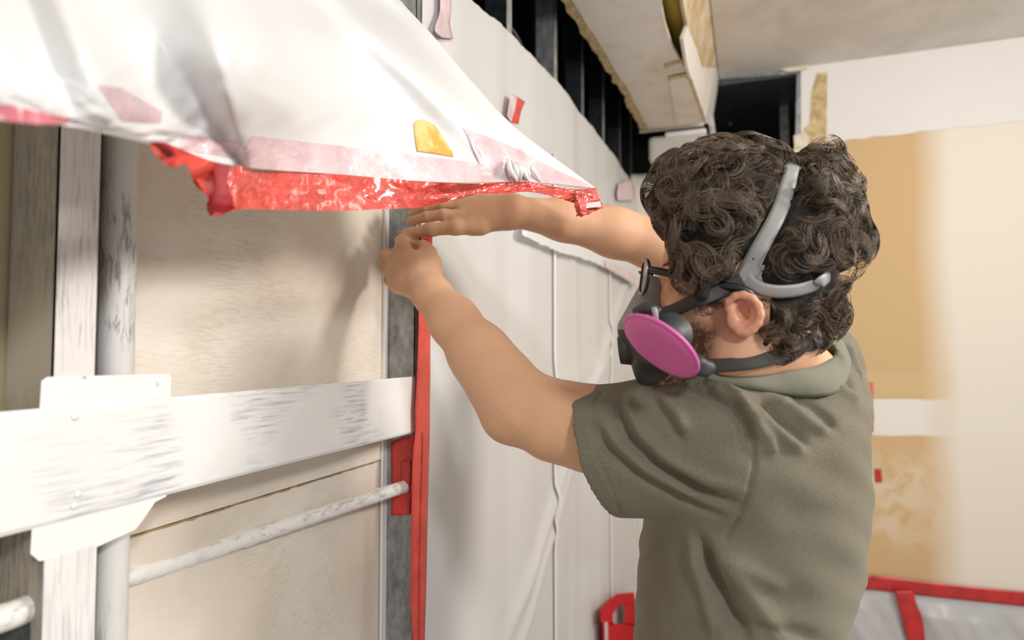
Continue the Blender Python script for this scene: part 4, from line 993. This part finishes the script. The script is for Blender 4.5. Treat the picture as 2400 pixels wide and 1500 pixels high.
# keep the face, ear and neck clear
hg.cutell(H(.105, 0, -.04), HM, (.060, .10, .125), .004)
hg.cutell(H(.02, 0, -.085), HM, (.050, .10, .085), .004)
for sd in (1, -1): hg.cutell(H(-.008, .082*sd, -.005), HM, (.024, .025, .031), .003)
hg.cutell(H(.128, 0, .055), HM, (.046, .12, .058), .006)
# groove where the harness presses the hair down
gr = []
for a, b_ in zip([(1742, 660), (1790, 560), (1838, 455)], [(1790, 560), (1838, 455), (1856, 395)]):
    for u in np.linspace(0, 1, 8):
        p, _ = hg.hit(a[0]+(b_[0]-a[0])*u, a[1]+(b_[1]-a[1])*u)
        if p is not None: gr.append(p)
for i in range(len(gr)-1): hg.cutcap(gr[i]+hn*.004, gr[i+1]+hn*.004, .011, .011, .008)
Vh, Fh = hg.mesh(); Nh = hg.grad(Vh)
HAIR, nt, b = mk('dark_brown_hair', (.035, .022, .013), .42); b.inputs['Specular IOR Level'].default_value = .6
at = nt.nodes.new('ShaderNodeAttribute'); at.attribute_name = 'tint'
c = ramp(nt, at.outputs['Fac'], 0, 1, (.024, .015, .009), (.21, .140, .085)); nt.links.new(c, b.inputs['Base Color'])
HCAP, nt, b = mk('hair_under_layer', (.014, .009, .006), .75); bump(nt, b, nz(nt, 90, (1, 1, 1), 4, .7, dist=2), 1, .006)
hair = objnp('hair', Vh-Nh*.004, Fh, HCAP, person)

def refl(p): return p-2*hn*np.dot(p-HO, hn)
A_ = laid([(1742, 668), (1752, 640), (1772, 598), (1798, 550), (1824, 500), (1840, 455), (1850, 420)], 41, [hg], .005, 14)
topA = [W(1856, 392, .80), W(1858, 384, .83), W(1858, 388, .87), refl(A_[32]), refl(A_[16]), refl(A_[0])]
PA = catmull(list(A_[::5])+topA, 100)
PB_ = laid([(1740, 650), (1760, 668), (1800, 681), (1850, 683), (1900, 672), (1935, 654)], 31, [hg], .005, 14)
backB = [W(1962, 634, .82), W(1966, 628, .85), W(1955, 632, .90), refl(PB_[24]), refl(PB_[12]), refl(PB_[0])]
PB = catmull(list(PB_[::5])+backB, 100)
cenH = H(-.01, 0, .06)
PU = laid([(1538, 740), (1580, 727), (1625, 706), (1680, 685), (1740, 655)], 40, [hg, g], .004, 30)
PL = laid([(1645, 857), (1700, 856), (1770, 848), (1840, 829), (1895, 803), (1918, 793)], 40, [hg, g], .003, 12)
def strands_mesh(S, rad, tint, name, mat, parent):
    """S: n x m x 3 strands -> thin three sided tubes"""
    n, m, _ = S.shape
    T_ = np.gradient(S, axis=1); T_ /= np.linalg.norm(T_, axis=2)[..., None]+1e-9
    ref = np.broadcast_to(np.array([.31, .52, .79]), T_.shape)
    A_ = np.cross(T_, ref); A_ /= np.linalg.norm(A_, axis=2)[..., None]+1e-9; B_ = np.cross(T_, A_)
    tp = np.interp(np.linspace(0, 1, m), [0, .1, .7, 1], [.6, 1, .85, .15])[None, :, None]*rad[:, None, None]
    rings = np.stack([S+tp*(A_*math.cos(a)+B_*math.sin(a)) for a in (0, 2.094, 4.189)], 2)   # n m 3 3
    Vs = rings.reshape(-1, 3)
    base = (np.arange(n)[:, None]*m+np.arange(m-1)[None, :])[..., None]*3
    k = np.arange(3)[None, None, :]; k2 = (np.arange(3)+1) % 3
    q = np.stack([base+k, base+k2[None, None, :], base+3+k2[None, None, :], base+3+k], 3).reshape(-1, 4)
    o = objnp(name, Vs, q, mat, parent)
    a_ = o.data.attributes.new('tint', 'FLOAT', 'POINT'); a_.data.foreach_set('value', np.repeat(tint, m*3).astype(np.float32))
    return o
# curl locks lying on the hair volume
areaok = Nh@hn > -.75
ids = np.nonzero(areaok)[0]
NL = 900; per = 24; M = 13
pick = rng.choice(ids, NL)
S = []; R_ = []; TT = []
for i in pick:
    p = Vh[i]; n_ = Nh[i]
    Lp = HM@(p-HO)
    if Lp[2] < -.10: continue
    low = Lp[2] < .0
    t1 = np.cross(n_, rng.normal(size=3)); t1 /= np.linalg.norm(t1); t2 = np.cross(n_, t1)
    flow = -hu*.7-hf*.5; flow = flow-n_*np.dot(flow, n_); flow /= np.linalg.norm(flow)+1e-6
    if low: t1 = flow; t2 = np.cross(n_, t1)
    R0 = rng.uniform(.013, .027)*(.75 if low else 1); arc = rng.uniform(2.2, 4.4)*(.5 if low else 1); sg_ = rng.choice([-1, 1]); lt = rng.uniform(0, 1)
    hgt = rng.uniform(.0, .007)
    for k in range(per):
        off = rng.uniform(-1, 1); r0 = R0*(1+.42*off); ph0 = rng.normal(0, .25); dz = rng.normal(0, .0022)+hgt-.0035*off*off
        s_ = np.linspace(0, 1, M); ph = ph0+arc*s_; rr_ = r0*(1-.45*s_)
        c = p-t2*R0*.5*sg_
        P = c[None, :]+t1[None, :]*(np.sin(ph)*rr_)[:, None]+t2[None, :]*(sg_*np.cos(ph)*rr_)[:, None]+n_[None, :]*(dz+.006*np.sin(np.pi*s_)+.004*s_)[:, None]+rng.normal(0, .0004, (M, 3)).cumsum(0)*.6
        S.append(P); R_.append(rng.uniform(.00022, .00042)); TT.append(np.clip(rng.normal(.25+.35*lt, .22), 0, 1))
S = np.array(S)
# push strands back to the hair surface so they hug the volume
Pf = S.reshape(-1, 3); dv = hg.sample(Pf); gv = hg.grad(Pf); tgt = np.clip(dv, -.0015, .012); Pf = Pf-gv*np.clip(dv-tgt, -.02, .02)[:, None]; S = Pf.reshape(S.shape)
bad = (np.abs(dv.reshape(S.shape[:2])) > .03).any(1)|(np.linalg.norm(np.diff(S, axis=1), axis=2).max(1) > .02)
keep = ~bad
for path, lim in ((PA[:62], .0110), (PB[:62], .0080), (PU, .0085)):
    for q_ in path[::2]:
        n_ = q_-cenH; n_ = n_/np.linalg.norm(n_)*.5+hn*.5; n_ /= np.linalg.norm(n_); v_ = S-q_; al = v_@n_
        keep &= ~((np.linalg.norm(v_-al[..., None]*n_, axis=2) < lim) & (al > -.003) & (al < .04)).any(1)
S = S[keep]; R_ = np.array(R_)[keep]; TT = np.array(TT)[keep]
strands_mesh(S, np.array(R_), np.array(TT), 'hair_curls', HAIR, hair)
# big ring curls and flyaways on the outline
S = []; R_ = []; TT = []
outl = [(1540, 460), (1548, 420), (1580, 385), (1640, 355), (1700, 345), (1760, 345), (1810, 360), (1905, 360), (1935, 340), (1975, 400), (1998, 440), (2000, 500), (2025, 560), (2010, 600), (1985, 640), (1968, 700), (1960, 750), (1640, 705), (1605, 640), (1770, 830), (1900, 790)]
for px, py in outl:
    for k in range(22):
        q_ = W(px+rng.normal(0, 16), py+rng.normal(0, 12), .80+rng.normal(0, .015)); r0 = rng.uniform(.006, .014)
        t1 = CW(*rng.normal(size=3)*np.array((1, 1, .4))); t1 /= np.linalg.norm(t1); t2 = np.cross(t1, hn+rng.normal(0, .3, 3)); t2 /= np.linalg.norm(t2)
        cen = W(1770, 560, .80); inw = cen-q_; inw /= np.linalg.norm(inw)
        s_ = np.linspace(0, 1, M); arc = rng.uniform(2.5, 6)
        P = q_+inw*.017+t1[None, :]*(np.sin(arc*s_)*r0*(1-.3*s_))[:, None]+t2[None, :]*(np.cos(arc*s_)*r0*(1-.3*s_))[:, None]+rng.normal(0, .0005, (M, 3)).cumsum(0)
        S.append(P); R_.append(rng.uniform(.00016, .0003)); TT.append(np.clip(rng.normal(.5, .2), 0, 1))
S = np.array(S); keep = np.ones(len(S), bool)
for q_ in np.vstack([PA[:62:2], PB[:62:2]]): keep &= ~(np.linalg.norm(S-q_, axis=2) < .012).any(1)
strands_mesh(S[keep], np.array(R_)[keep], np.array(TT)[keep], 'hair_flyaways', HAIR, hair)
# beard bristles
ids = np.nonzero((be > .5) & ((g.grad(V_ := np.array([v.co[:] for v in person.data.vertices]))@hn) > -.2))[0] if False else np.nonzero(be > .5)[0]
Vp = np.empty(len(person.data.vertices)*3, np.float32); person.data.vertices.foreach_get('co', Vp); Vp = Vp.reshape(-1, 3).astype(float)
pick = rng.choice(ids, 5200); Np = g.grad(Vp[pick]); S = []
for i, n_ in zip(pick, Np):
    p = Vp[i]+rng.normal(0, .0008, 3); dr_ = n_*.7-hu*.8+rng.normal(0, .45, 3); dr_ /= np.linalg.norm(dr_); ln = rng.uniform(.003, .007)*(1.8 if (HM@(p-HO))[2] < -.07 else 1)
    c_ = rng.normal(0, 1, 3)*.25; s_ = np.linspace(0, 1, 5)[:, None]
    S.append(p+(dr_*s_+c_*s_*s_)*ln)
BH, nt, b = mk('beard_hair', (.07, .035, .018), .5)
strands_mesh(np.array(S), np.full(len(S), .00016), np.zeros(len(S)), 'beard', BH, person)
# eyebrow
for sd in (1, -1):
  S = []
  for k in range(210):
    u = rng.uniform(0, 1)
    p = H(.091-.016*u, (.014+.034*u)*sd, .049+.004*math.sin(u*3)+rng.normal(0, .0018)); dr_ = hn*sd*.9+hu*rng.normal(.1, .3)-hf*.4
    P, _ = None, None
    s_ = np.linspace(0, 1, 5)[:, None]; q_ = p+dr_*s_*.007
    dv = g.sample(q_); q_ = q_-g.grad(q_)*(dv-.0006)[:, None]; S.append(q_)
  strands_mesh(np.array(S), np.full(len(S), .0002), np.zeros(len(S)), 'eyebrow', BH, person)

# ================================================================== EYEGLASSES
BLK, nt, b = mk('black_acetate', (.010, .010, .010), .25)
GLS, nt, b = mk('lens_glass', (1, 1, 1), .02); b.inputs['Transmission Weight'].default_value = 1.0; b.inputs['IOR'].default_value = 1.05
CHR, nt, b = mk('hinge_metal', (.75, .74, .70), .25, 1)
gl = thing('eyeglasses', 'black framed eyeglasses worn above the respirator', 'eyeglasses')
for sd in (1, -1):
    pts = []
    for k in range(33):
        a = 2*math.pi*k/32; ca, sa = math.cos(a), math.sin(a)
        yy = .036+.026*math.copysign(abs(ca)**.75, ca); zz_ = .026+.021*math.copysign(abs(sa)**.75, sa)-.002*ca
        pts.append(H(.121-.010*(yy/.06)**2, yy*sd, zz_+.008))
    tube('rim', pts, .0022, BLK, gl, 8, caps=False)
    c = sum(np.array(p) for p in pts[:-1])/32
    v_ = [c]+pts[:-1]; obj('lens', v_, [(0, i+1, (i+1) % 32+1) for i in range(32)], GLS, gl, True)
    a0 = H(.112, .063*sd, .041); 
    P = catmull([a0, H(.095, .071*sd, .039), H(.05, .080*sd, .033), H(.0, .082*sd, .026), H(-.015, .079*sd, .010)], 24)
    ribbon('temple', P, [hn*sd]*24, .0085, .0028, BLK, gl)
    tube('hinge', [H(.1125, .0645*sd, .046), H(.1125, .0645*sd, .036)], .0013, CHR, gl, 8)
tube('bridge', catmull([H(.1205, .010, .040), H(.125, 0, .043), H(.1205, -.010, .040)], 10), .0018, BLK, gl, 8)

# ================================================================== RESPIRATOR
RUB, nt, b = mk('dark_grey_rubber', (.035, .036, .040), .5); bump(nt, b, nz(nt, 200), .1, .001)
GRY, nt, b = mk('grey_silicone', (.27, .26, .25), .5)
HAR, nt, b = mk('grey_harness_plastic', (.33, .33, .325), .45); 
STR, nt, b = mk('charcoal_elastic', (.060, .058, .055), .8); bump(nt, b, nz(nt, 400, (1, 1, 1), 2), .5, .0006)
PNK, nt, b = mk('magenta_filter_shell', (.66, .13, .42), .42); b.inputs['Subsurface Weight'].default_value = .05
nt.links.new(ramp(nt, nz(nt, 16, (1, 1, 1), 3), .3, .75, (.70, .14, .44), (.60, .12, .38)), b.inputs['Base Color'])
rs = thing('respirator', 'half face respirator with round magenta filters on the man', 'respirator')
fg = Grid(H(.08, 0, -.03)-.11, H(.08, 0, -.03)+.11, .0024)
fg.ell(H(.082, 0, -.045), HM, (.048, .044, .046), .0)
fg.cap(H(.106, 0, .022), H(.116, 0, -.03), .018, .028, .015)
fg.cap(H(.070, .036, -.045), H(.095, .030, -.055), .022, .022, .015); fg.cap(H(.070, -.036, -.045), H(.095, -.030, -.055), .022, .022, .015)
fg.cap(H(.066, 0, -.105), H(.09, 0, -.08), .026, .026, .015)
v_, f_ = fg.mesh(); lz = (v_-HO)@HM.T
fp = objnp('facepiece', v_, f_, RUB, rs)
fp.data.materials.append(GRY)
cen_ = lz[f_].mean(1); mi = ((cen_[:, 2]+.30*(cen_[:, 0]-.10)) > -.022).astype(np.int32); fp.data.polygons.foreach_set('material_index', mi)
def disc(center, nrm, R, parent):
    nrm = nrm/np.linalg.norm(nrm); a = np.cross(nrm, UP); a /= np.linalg.norm(a); b_ = np.cross(nrm, a)
    prof = [(0, .0085), (.3, .0083), (.6, .0074), (.82, .0055), (.93, .0028), (.955, .0016), (.985, .0022), (1.0, .0010), (1.0, -.0012), (.97, -.0022), (.93, -.003), (.7, -.008), (.4, -.010), (0, -.010)]
    V = []; n = 72
    for r_, h_ in prof:
        for k in range(n):
            t_ = 2*math.pi*k/n; V.append(center+(a*math.cos(t_)+b_*math.sin(t_))*R*max(r_, .001)+nrm*h_)
    fc = [(i*n+k, i*n+(k+1) % n, (i+1)*n+(k+1) % n, (i+1)*n+k) for i in range(len(prof)-1) for k in range(n)]
    o = obj('filter_disc', V, fc, PNK, parent, True); return o
DC = W(1548, 811, .690); DN = CW(-.62, -.67, -.31)
disc(DC, DN, .0470, rs)
def refl(p): return p-2*hn*np.dot(p-HO, hn)
DN2 = DN-2*hn*np.dot(DN, hn); disc(refl(DC), DN2, .0470, rs)
for c_, n_, sg2 in ((DC, DN, 1), (refl(DC), DN2, -1)):
    nn = n_/np.linalg.norm(n_)
    tube('filter_connector', [c_-nn*.018, H(.088, .030*sg2, -.050)], [.024, .020], RUB, rs, 24)
o = tube('inhalation_cap', [H(.118, 0, -.055), H(.138, 0, -.060)], [.022, .018], RUB, rs, 24)
# side yoke piece with pale buckle
tube('yoke', catmull([W(1492, 733, .715), W(1515, 722, .705), W(1545, 735, .70)], 10), .0065, RUB, rs, 10)
ribbon('strap_buckle', catmull([W(1533, 722, .694), W(1536, 735, .692), W(1537, 748, .694)], 6), [hn]*6, .006, .003, HAR, rs)
g_ = hg
def onhair(px, py, off, dflt):
    p, d_ = hg.hit(px, py); p2, d2 = g.hit(px, py)
    c_ = [x for x in (d_, d2) if x is not None]
    dd = min(c_) if c_ else dflt
    return dd
def strap_path(pts, off=.004, n=40):
    Q = []
    for px, py, df in pts:
        dd = df if df < 0 else None
        Q.append((px, py, abs(df)))
    return np.array([W(*q_) for q_ in catmull(Q, n)])
# upper dark strap: mask to harness
P = PU
ribbon('upper_strap', P, [hn]*len(P), pxr(34, .69), .0022, STR, rs)
# lower dark strap round the neck
P = PL
ribbon('lower_strap', P, [P_-nb*np.array((1, 1, 0))-np.array((0, 0, P_[2])) for P_ in P], pxr(32, .76), .0022, STR, rs)
ribbon('neck_clip', P[33:40]+hn*.002, [hn]*7, pxr(38, .80), .004, RUB, rs)
cg = Grid(W(1650, 860, .72)-.05, W(1650, 860, .72)+.05, .0018)
cg.cap(W(1636, 850, .712), W(1660, 862, .718), .0075, .0085, .004); cg.cap(W(1640, 868, .712), W(1652, 872, .714), .006, .006, .004); cg.cap(W(1628, 835, .715), W(1640, 850, .712), .005, .006, .004)
v_, f_ = cg.mesh(); objnp('strap_hook', v_, f_, RUB, rs)
# grey Y shaped harness: flat plastic, outline swept as two joined bands
def over(u):  # continue over the top of the head to the other side
    return None
cenH = H(-.01, 0, .06)
wA = np.interp(np.linspace(0, 1, 100), [0, .04, .12, .3, 1], [.018, .024, .0205, .0180, .018])
ribbon('harness_band', PA, PA-cenH, wA, .0022, HAR, rs)
wB = np.interp(np.linspace(0, 1, 100), [0, .05, .15, .3, 1], [.022, .021, .0150, .0145, .0145])
ribbon('harness_band', PB, PB-cenH, wB, .0022, HAR, rs)
JC = (A_[4]+PB_[3])/2; JN = JC-cenH; JN = JN/np.linalg.norm(JN)*.6+hn*.6; JN /= np.linalg.norm(JN)
def onj(px, py, o_): r = ray(px, py); return CAM+r*(np.dot(JC+JN*o_-CAM, JN)/np.dot(r, JN))
prism('harness_joint', [onj(px, py, .0025) for px, py in ((1728, 655), (1734, 636), (1748, 616), (1794, 622), (1784, 646), (1788, 660), (1806, 672), (1800, 692), (1770, 686), (1742, 678))], -JN*.003, HAR, rs, bev=.0006)
for k_, (px, py) in enumerate(((1766, 607), (1764, 648), (1795, 671))):
    p = onj(px, py, .0032); tube('harness_hole', [p, p-JN*.0012], .0011, BLK, rs, 8)

# ---- piece of tape pinched between the fingers
grid_rows('red_tape', [np.array([W(*q_) for q_ in catmull(r_, 12)]) for r_ in (((985, 560, 1.13), (984, 572, 1.132), (980, 588, 1.14)), ((1000, 556, 1.128), (1000, 572, 1.130), (998, 596, 1.138)), ((1012, 556, 1.14), (1012, 575, 1.15), (1010, 604, 1.16)))], TAPE, None, .0004, thick=.0006)
tag(bpy.data.objects[-1] if False else [o for o in COL.objects if o.name.startswith('red_tape')][-1], 'bit of red tape pinched between the two hands', 'tape')
